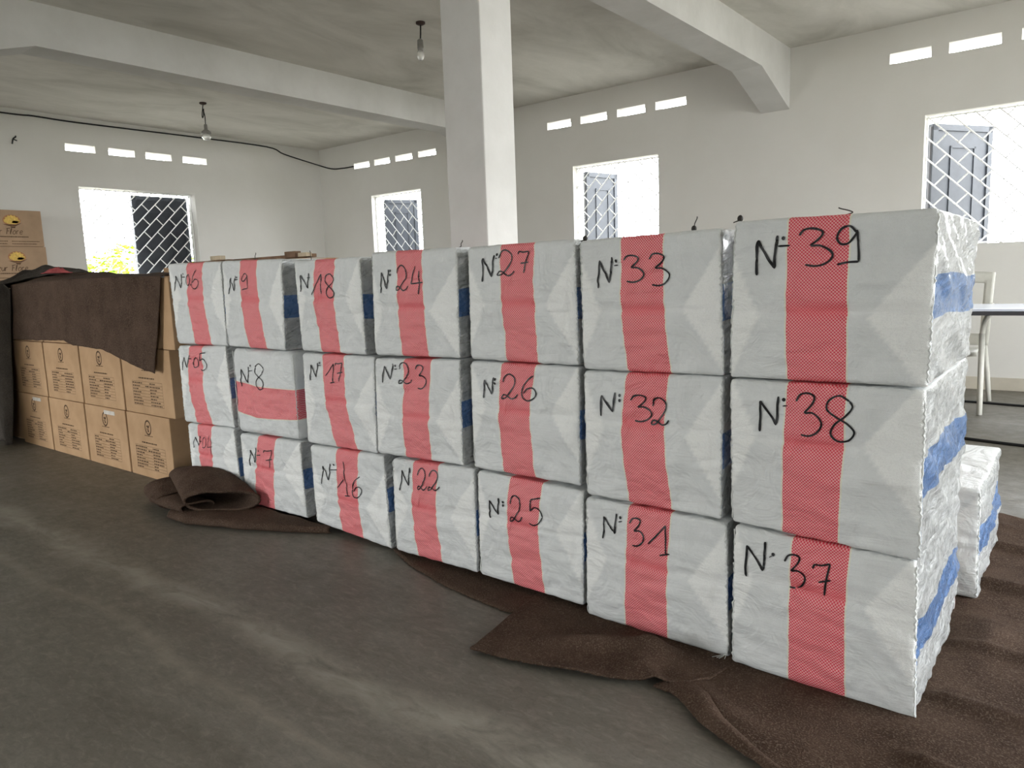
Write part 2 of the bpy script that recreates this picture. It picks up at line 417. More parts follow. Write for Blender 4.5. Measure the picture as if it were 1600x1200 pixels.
def window(n_, axis, a0, a1, flip, leaves, z0=SILL, z1=TOP):
    c_ = (a0+a1)/2
    root = empty('window_%d' % n_, (c_, YB, 0) if axis == 'x' else (XL, c_, 0)); root['kind'] = 'structure'
    ox, oy = root.location.x, root.location.y
    g = grille(axis, (YB+.07) if axis == 'x' else (XL-.10), a0, a1, z0, z1, flip)
    bmesh.ops.translate(g, vec=(-ox, -oy, 0), verts=g.verts[:]); o = link('grille', g, M['bar'], root); o['label'] = 'white welded security grille of diagonal bars'
    for hx, hy, ang, w in leaves:
        shutter(root, (hx-ox, hy-oy), ang, w, z0+.01, z1-.03)
    return root
R_ = math.radians
window(1, 'y', *WIN_LEFT, False, [(XL-.215, WIN_LEFT[1]-.01, R_(-92), .67), (XL-.22, WIN_LEFT[0]+.01, R_(200), .66)])
window(2, 'x', *WIN_BACK[0], True, [(WIN_BACK[0][0]+.01, YB+.22, R_(60), .46), (WIN_BACK[0][1]-.01, YB+.22, R_(60), .46)])
window(3, 'x', *WIN_BACK[1], False, [(WIN_BACK[1][0]+.01, YB+.22, R_(78), .50), (WIN_BACK[1][1]-.01, YB+.22, R_(50), .50)])
window(4, 'x', *WIN_BACK[2], True, [(WIN_BACK[2][0]+.01, YB+.22, R_(58), .67), (WIN_BACK[2][1]-.01, YB+.22, R_(40), .67)])
# ------------------------------------------------------------------ woven bales
# key: (front plane y, front corners TL TR BL BR as (x,z), red band rows, handwriting boxes), all in metres
BALES = {
    '06': (1.8,[[-3.525,1.13],[-3.055,1.123],[-3.502,0.746],[-3.059,0.746]],[(1.126,-3.34,-3.201),(0.957,-3.36,-3.224),(0.746,-3.333,-3.188)],[('N',[[-3.466,1.08],[-3.395,1.078],[-3.482,0.999],[-3.411,0.997]]),('.',[[-3.379,1.077]]),('-',[[-3.395,1.062],[-3.362,1.062]]),('0',[[-3.35,1.074],[-3.317,1.073],[-3.359,1.024],[-3.326,1.023]]),('.',[[-3.316,1.025]]),('6',[[-3.294,1.093],[-3.235,1.091],[-3.31,1.007],[-3.25,1.005]])]),
    '9': (1.8,[[-3.05,1.123],[-2.603,1.114],[-3.059,0.746],[-2.621,0.74]],[(1.119,-2.906,-2.78),(0.949,-2.915,-2.782),(0.742,-2.882,-2.755)],[('N',[[-2.99,1.057],[-2.945,1.056],[-3.003,0.977],[-2.957,0.976]]),('.',[[-2.932,1.048]]),('-',[[-2.947,1.038],[-2.923,1.039]]),('9',[[-2.887,1.063],[-2.842,1.062],[-2.898,0.994],[-2.852,0.993]])]),
    '18': (1.79,[[-2.509,1.102],[-2.11,1.099],[-2.499,0.745],[-2.108,0.741]],[(1.101,-2.372,-2.255),(0.947,-2.392,-2.273),(0.741,-2.368,-2.257)],[('N',[[-2.463,1.052],[-2.409,1.05],[-2.472,0.979],[-2.417,0.979]]),('.',[[-2.409,1.045]]),('-',[[-2.422,1.032],[-2.403,1.033]]),('I',[[-2.392,1.046],[-2.328,1.044],[-2.402,0.966],[-2.337,0.966]]),('8',[[-2.315,1.044],[-2.255,1.042],[-2.324,0.955],[-2.265,0.954]])]),
    '24': (1.77,[[-2.03,1.111],[-1.615,1.107],[-2.039,0.746],[-1.622,0.75]],[(1.11,-1.898,-1.772),(0.917,-1.898,-1.774),(0.749,-1.894,-1.768)],[('N',[[-1.982,1.049],[-1.942,1.047],[-1.989,0.967],[-1.949,0.966]]),('.',[[-1.933,1.043]]),('.',[[-1.934,1.029]]),('2',[[-1.896,1.06],[-1.835,1.058],[-1.902,0.975],[-1.842,0.974]]),('4',[[-1.823,1.054],[-1.769,1.052],[-1.83,0.96],[-1.776,0.96]])]),
    '27': (1.76,[[-1.565,1.104],[-1.159,1.105],[-1.572,0.751],[-1.155,0.748]],[(1.11,-1.429,-1.304),(0.922,-1.429,-1.308),(0.754,-1.421,-1.303)],[('N',[[-1.499,1.076],[-1.453,1.074],[-1.504,0.995],[-1.457,0.994]]),('.',[[-1.443,1.075]]),('-',[[-1.448,1.064],[-1.44,1.064]]),('2',[[-1.435,1.088],[-1.372,1.085],[-1.439,1.012],[-1.375,1.01]]),('7',[[-1.363,1.081],[-1.322,1.079],[-1.366,1.018],[-1.324,1.016]])]),
    '33': (1.74,[[-1.137,1.098],[-0.726,1.105],[-1.132,0.742],[-0.716,0.745]],[(1.103,-1.003,-0.88),(0.903,-1.002,-0.878),(0.745,-0.987,-0.862)],[('N',[[-1.076,1.052],[-1.031,1.049],[-1.078,0.967],[-1.033,0.966]]),('.',[[-1.019,1.038]]),('-',[[-1.025,1.026],[-1.012,1.027]]),('3',[[-0.993,1.051],[-0.933,1.049],[-0.994,0.982],[-0.934,0.98]]),('3',[[-0.918,1.053],[-0.861,1.05],[-0.918,0.971],[-0.861,0.97]])]),
    '39': (1.72,[[-0.691,1.116],[-0.26,1.112],[-0.7,0.746],[-0.267,0.747]],[(1.113,-0.561,-0.432),(0.902,-0.563,-0.432),(0.746,-0.558,-0.43)],[('N',[[-0.635,1.08],[-0.585,1.077],[-0.634,0.989],[-0.584,0.987]]),('.',[[-0.571,1.07]]),('-',[[-0.582,1.053],[-0.556,1.053]]),('3',[[-0.536,1.089],[-0.467,1.085],[-0.534,1.007],[-0.465,1.004]]),('9',[[-0.456,1.089],[-0.412,1.086],[-0.454,1.007],[-0.41,1.005]])]),
    '05': (1.8,[[-3.504,0.736],[-3.075,0.746],[-3.509,0.359],[-3.061,0.371]],[(0.738,-3.393,-3.273),(0.572,-3.427,-3.298),(0.362,-3.388,-3.247)],[('N',[[-3.457,0.691],[-3.404,0.693],[-3.471,0.617],[-3.418,0.619]]),('.',[[-3.393,0.69]]),('-',[[-3.407,0.676],[-3.378,0.678]]),('0',[[-3.357,0.685],[-3.316,0.686],[-3.366,0.637],[-3.324,0.639]]),('5',[[-3.298,0.711],[-3.237,0.713],[-3.314,0.624],[-3.252,0.627]])]),
    '8': (1.8,[[-3.029,0.738],[-2.573,0.736],[-3.031,0.359],[-2.572,0.366]],[(-3.011,0.592,0.457),(-2.863,0.576,0.438),(-2.674,0.577,0.447),(-2.559,0.577,0.455)],[('N',[[-2.964,0.658],[-2.902,0.661],[-2.977,0.569],[-2.915,0.573]]),('.',[[-2.887,0.667]]),('-',[[-2.909,0.641],[-2.874,0.645]]),('8',[[-2.853,0.676],[-2.777,0.68],[-2.869,0.563],[-2.793,0.568]])]),
    '17': (1.79,[[-2.5,0.737],[-2.066,0.736],[-2.506,0.367],[-2.081,0.373]],[(0.737,-2.369,-2.24),(0.557,-2.365,-2.239),(0.374,-2.318,-2.195)],[('N',[[-2.447,0.699],[-2.398,0.701],[-2.455,0.629],[-2.406,0.632]]),('.',[[-2.387,0.701]]),('-',[[-2.402,0.69],[-2.379,0.692]]),('1',[[-2.345,0.7],[-2.288,0.702],[-2.353,0.624],[-2.296,0.628]]),('7',[[-2.291,0.705],[-2.245,0.707],[-2.299,0.633],[-2.252,0.636]])]),
    '23': (1.77,[[-2.044,0.734],[-1.625,0.746],[-2.058,0.382],[-1.629,0.39]],[(0.74,-1.887,-1.756),(0.536,-1.904,-1.778),(0.385,-1.906,-1.781)],[('N',[[-1.996,0.717],[-1.945,0.72],[-2.002,0.649],[-1.951,0.652]]),('.',[[-1.93,0.713]]),('-',[[-1.937,0.7],[-1.924,0.702]]),('2',[[-1.911,0.725],[-1.851,0.728],[-1.917,0.65],[-1.856,0.654]]),('3',[[-1.828,0.72],[-1.779,0.722],[-1.834,0.637],[-1.785,0.64]])]),
    '26': (1.76,[[-1.575,0.745],[-1.155,0.744],[-1.578,0.393],[-1.16,0.393]],[(0.749,-1.442,-1.312),(0.593,-1.458,-1.34),(0.392,-1.449,-1.325)],[('N',[[-1.516,0.696],[-1.474,0.698],[-1.519,0.63],[-1.478,0.633]]),('.',[[-1.467,0.692]]),('.',[[-1.468,0.68]]),('2',[[-1.438,0.71],[-1.376,0.713],[-1.442,0.633],[-1.379,0.638]]),('6',[[-1.36,0.709],[-1.306,0.712],[-1.364,0.633],[-1.309,0.637]])]),
    '32': (1.74,[[-1.132,0.738],[-0.719,0.743],[-1.13,0.378],[-0.721,0.375]],[(0.736,-0.99,-0.868),(0.592,-1.009,-0.882),(0.391,-0.989,-0.863)],[('N',[[-1.073,0.681],[-1.026,0.684],[-1.075,0.614],[-1.027,0.618]]),('.',[[-1.011,0.677]]),('.',[[-1.011,0.663]]),('3',[[-0.978,0.679],[-0.917,0.684],[-0.979,0.607],[-0.917,0.613]]),('2',[[-0.917,0.677],[-0.864,0.681],[-0.917,0.604],[-0.864,0.609]])]),
    '38': (1.72,[[-0.698,0.742],[-0.27,0.742],[-0.692,0.383],[-0.268,0.367]],[(0.746,-0.557,-0.428),(0.592,-0.563,-0.432),(0.376,-0.563,-0.439)],[('N',[[-0.622,0.705],[-0.576,0.708],[-0.621,0.621],[-0.574,0.626]]),('.',[[-0.564,0.701]]),('-',[[-0.566,0.686],[-0.556,0.688]]),('3',[[-0.535,0.718],[-0.48,0.722],[-0.533,0.619],[-0.478,0.625]]),('8',[[-0.473,0.717],[-0.411,0.721],[-0.47,0.613],[-0.408,0.619]])]),
    '04': (1.8,[[-3.485,0.355],[-3.067,0.368],[-3.483,0.02],[-3.046,0.02]],[(0.358,-3.391,-3.261),(0.207,-3.39,-3.268),(0.071,-3.384,-3.27)],[('N',[[-3.429,0.298],[-3.371,0.304],[-3.44,0.237],[-3.381,0.244]]),('.',[[-3.367,0.298]]),('-',[[-3.381,0.275],[-3.359,0.278]]),('0',[[-3.347,0.3],[-3.31,0.304],[-3.357,0.247],[-3.319,0.252]]),('4',[[-3.295,0.313],[-3.244,0.319],[-3.312,0.218],[-3.261,0.224]])]),
    '7': (1.8,[[-3.022,0.352],[-2.572,0.36],[-3.02,0.028],[-2.56,0.032]],[(0.354,-2.876,-2.744),(0.208,-2.91,-2.773),(0.04,-2.923,-2.791)],[('N',[[-2.947,0.295],[-2.895,0.301],[-2.96,0.208],[-2.907,0.215]]),('.',[[-2.876,0.288]]),('-',[[-2.893,0.266],[-2.861,0.272]]),('7',[[-2.835,0.296],[-2.765,0.304],[-2.846,0.215],[-2.776,0.224]])]),
    '16': (1.79,[[-2.494,0.36],[-2.046,0.37],[-2.486,0.034],[-2.032,0.009]],[(0.364,-2.32,-2.192),(0.152,-2.33,-2.207),(0.003,-2.315,-2.192)],[('N',[[-2.416,0.293],[-2.362,0.3],[-2.425,0.208],[-2.372,0.216]]),('.',[[-2.339,0.298]]),('-',[[-2.362,0.275],[-2.317,0.281]]),('J',[[-2.31,0.315],[-2.235,0.325],[-2.326,0.17],[-2.249,0.183]]),('6',[[-2.228,0.265],[-2.171,0.273],[-2.237,0.18],[-2.179,0.19]])]),
    '22': (1.77,[[-1.983,0.372],[-1.582,0.386],[-1.988,0.022],[-1.587,0.025]],[(0.378,-1.869,-1.748),(0.207,-1.887,-1.765),(0.029,-1.868,-1.749)],[('N',[[-1.937,0.344],[-1.889,0.35],[-1.943,0.26],[-1.896,0.268]]),('.',[[-1.887,0.341]]),('-',[[-1.896,0.332],[-1.883,0.336]]),('2',[[-1.846,0.354],[-1.798,0.36],[-1.852,0.276],[-1.803,0.283]]),('2',[[-1.791,0.354],[-1.737,0.361],[-1.796,0.283],[-1.742,0.291]])]),
    '25': (1.76,[[-1.564,0.386],[-1.149,0.379],[-1.57,0.028],[-1.158,0.022]],[(0.387,-1.425,-1.3),(0.232,-1.442,-1.319),(0.023,-1.422,-1.304)],[('N',[[-1.514,0.304],[-1.469,0.311],[-1.518,0.233],[-1.473,0.241]]),('.',[[-1.453,0.299]]),('.',[[-1.454,0.288]]),('2',[[-1.423,0.326],[-1.372,0.334],[-1.427,0.24],[-1.375,0.25]]),('5',[[-1.347,0.331],[-1.299,0.339],[-1.35,0.242],[-1.302,0.251]])]),
    '31': (1.74,[[-1.134,0.371],[-0.707,0.368],[-1.139,0.011],[-0.698,0.006]],[(0.38,-0.99,-0.863),(0.203,-1.0,-0.873),(0.007,-1.005,-0.875)],[('N',[[-1.075,0.332],[-1.028,0.34],[-1.076,0.259],[-1.029,0.268]]),('.',[[-1.016,0.331]]),('-',[[-1.021,0.318],[-1.009,0.322]]),('3',[[-0.985,0.335],[-0.94,0.343],[-0.986,0.255],[-0.941,0.265]]),('1',[[-0.927,0.324],[-0.863,0.336],[-0.928,0.242],[-0.863,0.255]])]),
    '37': (1.72,[[-0.686,0.376],[-0.272,0.366],[-0.69,0.01],[-0.263,-0.001]],[(0.372,-0.538,-0.412),(0.244,-0.543,-0.418),(-0.001,-0.541,-0.413)],[('N',[[-0.653,0.341],[-0.601,0.351],[-0.652,0.25],[-0.599,0.262]]),('.',[[-0.582,0.323]]),('-',[[-0.591,0.314],[-0.585,0.319]]),('3',[[-0.554,0.328],[-0.508,0.338],[-0.553,0.242],[-0.507,0.253]]),('7',[[-0.491,0.318],[-0.45,0.327],[-0.489,0.24],[-0.448,0.25]])]),
}

GLY = {
 'N': [[(0.05,1.0),(0.10,.12)], [(.10,.12),(.88,.82)], [(.88,.80),(1.0,0.0)]],
 '0': [[(.55,.0),(.15,.2),(.0,.55),(.2,.95),(.6,1.0),(.95,.75),(1.0,.35),(.75,.05),(.5,.0)]],
 '1': [[(.0,.62),(.40,.32),(.78,.0)], [(.78,.0),(.80,.5),(.82,.97)], [(.55,1.0),(1.0,.96)]],
 'I': [[(.0,1.0),(.35,.62),(.78,.12),(.90,.0)], [(.90,.0),(.88,.5),(.95,.95)]],
 'J': [[(.0,.74),(.25,.60),(.50,.50)], [(.44,.0),(.62,.5),(.82,.97)], [(.62,.97),(1.0,.99)]],
 '2': [[(.05,.32),(.15,.08),(.45,.0),(.75,.15),(.80,.42),(.55,.72),(.25,.95),(.0,.98),(.08,.84),(.30,.86),(.60,1.0),(.85,.95),(1.0,.82)]],
 '3': [[(.0,.18),(.15,.03),(.45,.0),(.72,.08),(.66,.24),(.38,.42),(.34,.46)], [(.34,.46),(.66,.46),(.95,.60),(1.0,.76),(.80,.93),(.50,1.0),(.18,.97)]],
 '4': [[(.35,.0),(.0,.62)], [(.0,.62),(1.0,.57)], [(.70,.15),(.74,1.0)]],
 '5': [[(.9,.02),(.35,.05),(.12,.08)], [(.12,.08),(.10,.28),(.08,.48)], [(.08,.48),(.45,.36),(.85,.48),(1.0,.70),(.80,.92),(.40,1.0),(.05,.92)]],
 '6': [[(.75,.0),(.35,.18),(.08,.48),(.02,.75),(.20,.96),(.55,1.0),(.90,.86),(.98,.66),(.75,.50),(.40,.52),(.12,.70)]],
 '7': [[(.0,.14),(.12,.02),(.45,.04),(.95,.0)], [(.95,.0),(.75,.5),(.62,1.0)], [(.32,.56),(1.0,.50)]],
 '8': [[(.85,.12),(.50,.0),(.15,.10),(.10,.30),(.40,.46),(.80,.62),(1.0,.80),(.80,.98),(.45,1.0),(.20,.84),(.35,.62),(.70,.45),(.95,.25),(.85,.12)]],
 '9': [[(.90,.16),(.60,.0),(.20,.08),(.0,.30),(.15,.46),(.50,.44),(.85,.22),(.92,.10)], [(.92,.10),(.96,.50),(1.0,.92)], [(1.0,.92),(.5,.94),(.0,1.0)]],
}
def axis_samples(l, r, n):
    e = [0, .25*r, .6*r, r]
    return e + [r + (l-2*r)*i/n for i in range(1, n)] + [l-r, l-.6*r, l-.25*r, l]

class Bale:
    def __init__(s, key, yf, cor, band, glyphs, depth, z_lift=0.0):
        s.key, s.yf, s.cor, s.band, s.gl, s.depth = key, yf, [list(c) for c in cor], band, glyphs, depth
        s.seed = sum(ord(c)*7.3 for c in key)
        s.x0 = (cor[2][0]+cor[3][0])/2; s.z0 = (cor[2][1]+cor[3][1])/2
        s.h = key == '8'
        s.W = abs(cor[1][0]-cor[0][0]); s.H = abs(cor[0][1]-cor[2][1])
        s.vs = (band[1][0]-s.z0)/s.H if not s.h else .5
        r_ = random.Random(key); s.tl = r_.uniform(.13, .2); s.tr = r_.uniform(.22, .32); s.vt = s.vs + r_.uniform(-.06, .04)
    def xz(s, a, c):          # unit front coords -> world x,z
        TL, TR, BL, BR = s.cor
        return ((TL[0]*(1-a)+TR[0]*a)*c + (BL[0]*(1-a)+BR[0]*a)*(1-c), (TL[1]*(1-a)+TR[1]*a)*c + (BL[1]*(1-a)+BR[1]*a)*(1-c))
    def ac(s, x, z):          # inverse (two fixed-point steps)
        a, c = .5, .5
        for _ in range(6):
            TL, TR, BL, BR = s.cor
            zt = TL[1]*(1-a)+TR[1]*a; zb = BL[1]*(1-a)+BR[1]*a; c = (z-zb)/(zt-zb)
            xl = TL[0]*c+BL[0]*(1-c); xr = TR[0]*c+BR[0]*(1-c); a = (x-xl)/(xr-xl)
        return a, c
    def bandrow(s, z):
        b = s.band
        if z >= b[0][0]: return b[0][1:]
        for p, q in zip(b, b[1:]):
            if z >= q[0]:
                t = (p[0]-z)/(p[0]-q[0]+1e-9); return tuple(p[i]*(1-t)+q[i]*t for i in (1, 2))
        return b[-1][1:]
    def bandcoord(s, x, z):
        if s.h:
            b = s.band
            if x <= b[0][0]: lo = b[0][1:]
            elif x >= b[-1][0]: lo = b[-1][1:]
            else:
                for p, q in zip(b, b[1:]):
                    if x <= q[0]:
                        t = (x-p[0])/(q[0]-p[0]); lo = tuple(p[i]*(1-t)+q[i]*t for i in (1, 2)); break
            return (z-(lo[0]+lo[1])/2)/(abs(lo[0]-lo[1])/2)
        l, r = s.bandrow(z); return (x-(l+r)/2)/((r-l)/2)
    def flap(s, a, c):
        if s.h: return 0.0
        v = abs(c - s.vt); e = 0
        tl = max(0, 1 - v/.42)*s.tl; tr = max(0, 1 - v/.44)*s.tr
        def sm(d): return min(1, max(0, d/.012+.5))
        return max(sm(tl-a), sm(tr-(1-a)))
    def dfront(s, a, c):
        k = s.seed; x = a*s.W; z = c*s.H
        win = max(0.0, min(1, a/.06, (1-a)/.06, c/.06, (1-c)/.06))
        d = .0080*(math.sin(PI*a)*abs(math.sin(PI*c)))**.6
        d -= .0050*math.exp(-((c-s.vs)/.016)**2)*win*(0 if s.h else 1)
        d -= .0030*math.exp(-((c-s.vs-.025)/.03)**2)*win
        w = .0070*nz(x*6+k, z*15, k) + .0042*nz(x*13, z*40+k, 3.1) + .0016*nz(x*40+k, z*60, 7)
        d += w*(.3+.7*win)
        # diagonal pull creases inside the folded flaps
        q = nz((x+z)*30+k, (x-z)*6, 1.7); side = max(0, 1-a/.35) + max(0, 1-(1-a)/.4)
        d += .0045*q*side*win
        g1 = abs(nz(x*5+k, (z+x*.35)*13+k, 11.3)); g2 = abs(nz((x-z)*9+k, (x+z)*7, 21.7))
        d -= win*(.0028*max(0, .08-g1)/.08 + .0018*max(0, .06-g2)/.06)
        d += .0018*s.flap(a, c)
        return d
    def build(s):
        W_, H_, D_ = s.W, s.H, s.depth; r = .011 if not s.h else .022
        ax = axis_samples(W_, r, 44); az = axis_samples(H_, r, 44); ay = axis_samples(D_, r, 36 if s.key in OPEN else 10)
        nx, ny, nzz = len(ax), len(ay), len(az)
        bm = bmesh.new(); lb = bm.verts.layers.float.new('band'); lf = bm.verts.layers.float.new('flap'); ls = bm.verts.layers.float.new('seam')
        V = {}; k = s.seed
        def vert(i, j, l):
            key = (i, j, l)
            if key in V: return V[key]
            p = Vector((ax[i], ay[j], az[l])); q = Vector((min(max(p.x, r), W_-r), min(max(p.y, r), D_-r), min(max(p.z, r), H_-r)))
            d = p-q; dn = d.normalized(); P = q + dn*r
            a, b_, c = P.x/W_, P.y/D_, P.z/H_
            sx = max(0, abs(dn.x)); ends = min(1.0, b_/.05, (1-b_)/.05)
            X, Z = s.xz(a, c)
            # sides close in slightly behind the stitched front edge
            tuck = .005*(min(1, b_/.04)) + .004*min(1, b_)
            X += (s.x0 + (X-s.x0)*(1 - 2*tuck/W_)) - X
            Y = s.yf + P.y
            fr = max(0, -dn.y)
            if dn.y < -.01: Y -= s.dfront(a, c)*fr*fr
            if sx > .05:
                wy, wz = P.y, P.z
                e = .011*nz(wy*4+k, (wz+wy*.35)*15, k) + .007*nz(wy*11, (wz+wy*.5)*36+k, 5.5) + .003*nz(wy*40, wz*60, k+9)
                g = abs(nz(wy*3.1+k, (wz-wy*.45)*11, 2.2)); e -= .006*max(0, .12-g)/.12
                X += dn.x*sx*(e*min(1, b_/.03) - .001 + .006*math.sin(PI*c)*math.sin(PI*b_))*(1.0 if s.key in OPEN else .35)
            if dn.z > .3: Z += .003*nz(P.x*9+k, P.y*9, 4)*min(1, b_/.03)*(1 if s.top else .0)
            # ragged stitched rim
            if fr > .2 and abs(dn.z) > .2: Z += dn.z*.0030*nz(P.x*25+k, 8, 2)
            if fr > .2 and (sx > .2): X += dn.x*(.0030*nz(P.z*80+k, 1, 2)+.0040*nz(P.z*22+k, 4, 2))
            v = bm.verts.new((X-s.x0, Y-s.yf, Z-s.z0)); V[key] = v
            x_, z_ = s.xz(P.x/W_, P.z/H_)
            v[lb] = s.bandcoord(x_, z_); v[lf] = s.flap(a, c) if dn.y < -.3 else 0; v[ls] = math.exp(-((c-s.vs-.02)/.035)**2) if not s.h else 0
            return v
        sidefaces = []
        for i in range(nx-1):
            for l in range(nzz-1):
                bm.faces.new((vert(i,0,l), vert(i+1,0,l), vert(i+1,0,l+1), vert(i,0,l+1)))
                bm.faces.new((vert(i,ny-1,l), vert(i,ny-1,l+1), vert(i+1,ny-1,l+1), vert(i+1,ny-1,l)))
            for j in range(ny-1):
                bm.faces.new((vert(i,j,0), vert(i,j+1,0), vert(i+1,j+1,0), vert(i+1,j,0)))
                bm.faces.new((vert(i,j,nzz-1), vert(i+1,j,nzz-1), vert(i+1,j+1,nzz-1), vert(i,j+1,nzz-1)))
        side_vals = {}
        for j in range(ny-1):
            for l in range(nzz-1):
                for i in (0, nx-1):
                    q = (vert(i,j,l), vert(i,j+1,l), vert(i,j+1,l+1), vert(i,j,l+1))
                    f = bm.faces.new(q if i else q[::-1])
                    if not s.h: f.material_index = 1
        # side faces carry their own (blue) band coordinate
        if not s.h:
            for (i, j, l), v in V.items():
                if i in (0, nx-1) and 0 < j:
                    c = az[l]/H_; v[lb] = (c + .02*math.sin(ay[j]*9+k) - .50)/.125
            # the rim column j == 0 is shared with the front: keep it plain there
        for f in bm.faces: f.smooth = True
        me = bpy.data.meshes.new('woven_bale'); bm.to_mesh(me); bm.free()
        o = link('woven_bale', me, [M['front'], M['side']], None, True, (s.x0, s.yf, s.z0)); s.o = o
        return o
    def surf(s, x, z, off):
        a, c = s.ac(x, z); a = min(max(a, .02), .98)
        return Vector((x-s.x0, -s.dfront(a, c)-off, z-s.z0))
    def write(s):
        r_ = random.Random(s.key+'w')
        w0 = {'39': .0066, '04': .0048}.get(s.key, .0060)
        def stroke(pts, w):
            P = catmull([(p[0], p[1], 0) for p in pts], 7)
            # resample straight runs
            Q = [P[0]]
            for a, b_ in zip(P, P[1:]):
                n_ = max(1, int((b_-a).length/.004)); Q += [a+(b_-a)*(t+1)/n_ for t in range(n_)]
            L_, R2 = [], []
            for i, p in enumerate(Q):
                t = (Q[min(i+1, len(Q)-1)]-Q[max(i-1, 0)]);
                if t.length < 1e-7: t = Vector((1,0,0))
                t.normalize(); nn = Vector((-t.y, t.x, 0)); ww = w*.5*(.85+.3*nz(i*.15+s.seed, 3))
                if i in (0, len(Q)-1): ww *= .55
                L_.append(bm.verts.new(s.surf(*(p+nn*ww).xy, .0021))); R2.append(bm.verts.new(s.surf(*(p-nn*ww).xy, .0021)))
            for i in range(len(Q)-1): bm.faces.new((L_[i], R2[i], R2[i+1], L_[i+1]))
        for g, bx in s.gl:
            bm = bmesh.new()
            if g == '.':
                x, z = bx[0]; n_ = 10; vs = [bm.verts.new(s.surf(x+.0042*math.cos(2*PI*i/n_), z+.0046*math.sin(2*PI*i/n_), .0023)) for i in range(n_)]; bm.faces.new(vs)
            elif g == '-': stroke(bx, w0*.75)
            else:
                TL, TR, BL, BR = bx
                for st in GLY[g]:
                    pts = []
                    for u, v in st:
                        pts.append(tuple((TL[i]*(1-u)+TR[i]*u)*(1-v) + (BL[i]*(1-u)+BR[i]*u)*v for i in (0, 1)))
                    stroke(pts, w0*(1.15 if g == 'N' else .85))
            link({'.': 'marker_dot', '-': 'marker_dash', 'N': 'marker_letter'}.get(g, 'marker_digit'), bm, M['ink'], s.o)
    def stitch(s):
        r_ = random.Random(s.key+'s')
        for a in (0.0, 1.0):
            bm = bmesh.new(); pts = []; n_ = 46
            for i in range(n_+1):
                c = .03+.94*i/n_; x, z = s.xz(a, c); sg = 1 if a else -1
                pts.append((x-s.x0 - sg*(.0030+.0030*r_.random()) - sg*.0040*(i % 2)*r_.random(), .0015-.0025*(i % 2)+.0012*r_.random(), z-s.z0))
            add_tube(bm, pts, [.0023*(.6+.8*r_.random()) for _ in pts], 4)
            link('seam_stitching', bm, M['thread'], s.o, True)
    def wire(s, a, b_, h, knob, dx=.0):
        """loose end of binding wire on the top, a along width, b along depth"""
        bm = bmesh.new(); x, z = s.xz(a, 1.0); x -= s.x0; z -= s.z0; y = b_
        pts = [(x-.02, y+.01, z-.001), (x, y, z+.003), (x+dx*.3, y, z+h*.5), (x+dx, y+.004, z+h*.85), (x+dx*1.2, y+.003, z+h)]
        add_tube(bm, catmull(pts, 5), .0014, 5)
        if knob: bmesh.ops.create_uvsphere(bm, u_segments=10, v_segments=6, radius=.007, matrix=Matrix.Translation((x, y, z+.006)) @ Matrix.Diagonal((1, .8, 1.25, 1)))
        link('binding_wire', bm, M['wire'], s.o, True)
    def thread(s, a):
        bm = bmesh.new(); x, z = s.xz(a, 0); x -= s.x0; z -= s.z0; r_ = random.Random(3)
        for i in range(5):
            dx = r_.uniform(-.03, .02); add_tube(bm, catmull([(x, -.003, .012), (x+dx*.5, -.012, .006), (x+dx, -.018-.01*r_.random(), .004)], 4), .0007, 4)
        link('frayed_thread', bm, M['thread'], s.o)

OPEN = {'39', '38', '37', '9', '18', '24', '05', '7', '16'}
ORDER = ['39','38','37','33','32','31','27','26','25','24','23','22','18','17','16','9','8','7','06','05','04']
COLS = {'39':'first','38':'first','37':'first','33':'second','32':'second','31':'second','27':'third','26':'third','25':'third','24':'fourth','23':'fourth','22':'fourth',
 '18':'fifth','17':'fifth','16':'fifth','9':'sixth','8':'sixth','7':'sixth','06':'last','05':'last','04':'last'}
def nei(k):
    row = 'top' if k in ('39','33','27','24','18','9','06') else ('bottom' if k in ('37','31','25','22','16','7','04') else 'middle')
    if k == '8': return 'level red band, between bales 05 and 17'
    return '%s row, %s column from the right end' % (row, COLS[k])
BALEOBJ = {}
for key in ORDER:
    yf, cor, band, gl = BALES[key]
    b_ = Bale(key, yf, cor, band, gl, .66); b_.top = key in ('39','33','27','24','18','9','06')
    o = b_.build(); b_.write(); b_.stitch()
    tag(o, 'white woven bale handwritten N° %s, %s' % (key, nei(key)), 'bale', 'numbered white bales stacked in a wall')
    BALEOBJ[key] = b_
BALEOBJ['39'].wire(.60, .02, .016, False, -.025); BALEOBJ['39'].wire(.0+.03, .012, .004, True)
BALEOBJ['33'].wire(.78, .04, .036, True, .006); BALEOBJ['33'].wire(.02, .02, .002, True)
BALEOBJ['24'].wire(.97, .03, .022, False, .004); BALEOBJ['18'].wire(.18, .03, .036, False, -.008)
BALEOBJ['9'].wire(.48, .03, .03, False, .002); BALEOBJ['31'].thread(.98)
# one bale of the row behind, seen past the right end
cor = [[-.668,.352],[-.238,.345],[-.665,.010],[-.232,.010]]
rb = Bale('36', 2.47, cor, [(.35,-.55,-.43),(.2,-.55,-.43),(.01,-.55,-.43)], [], .62); rb.top = True; OPEN.add('36')
o = rb.build(); rb.stitch(); tag(o, 'low unnumbered white bale with a blue band behind the right end of the bale wall', 'bale')
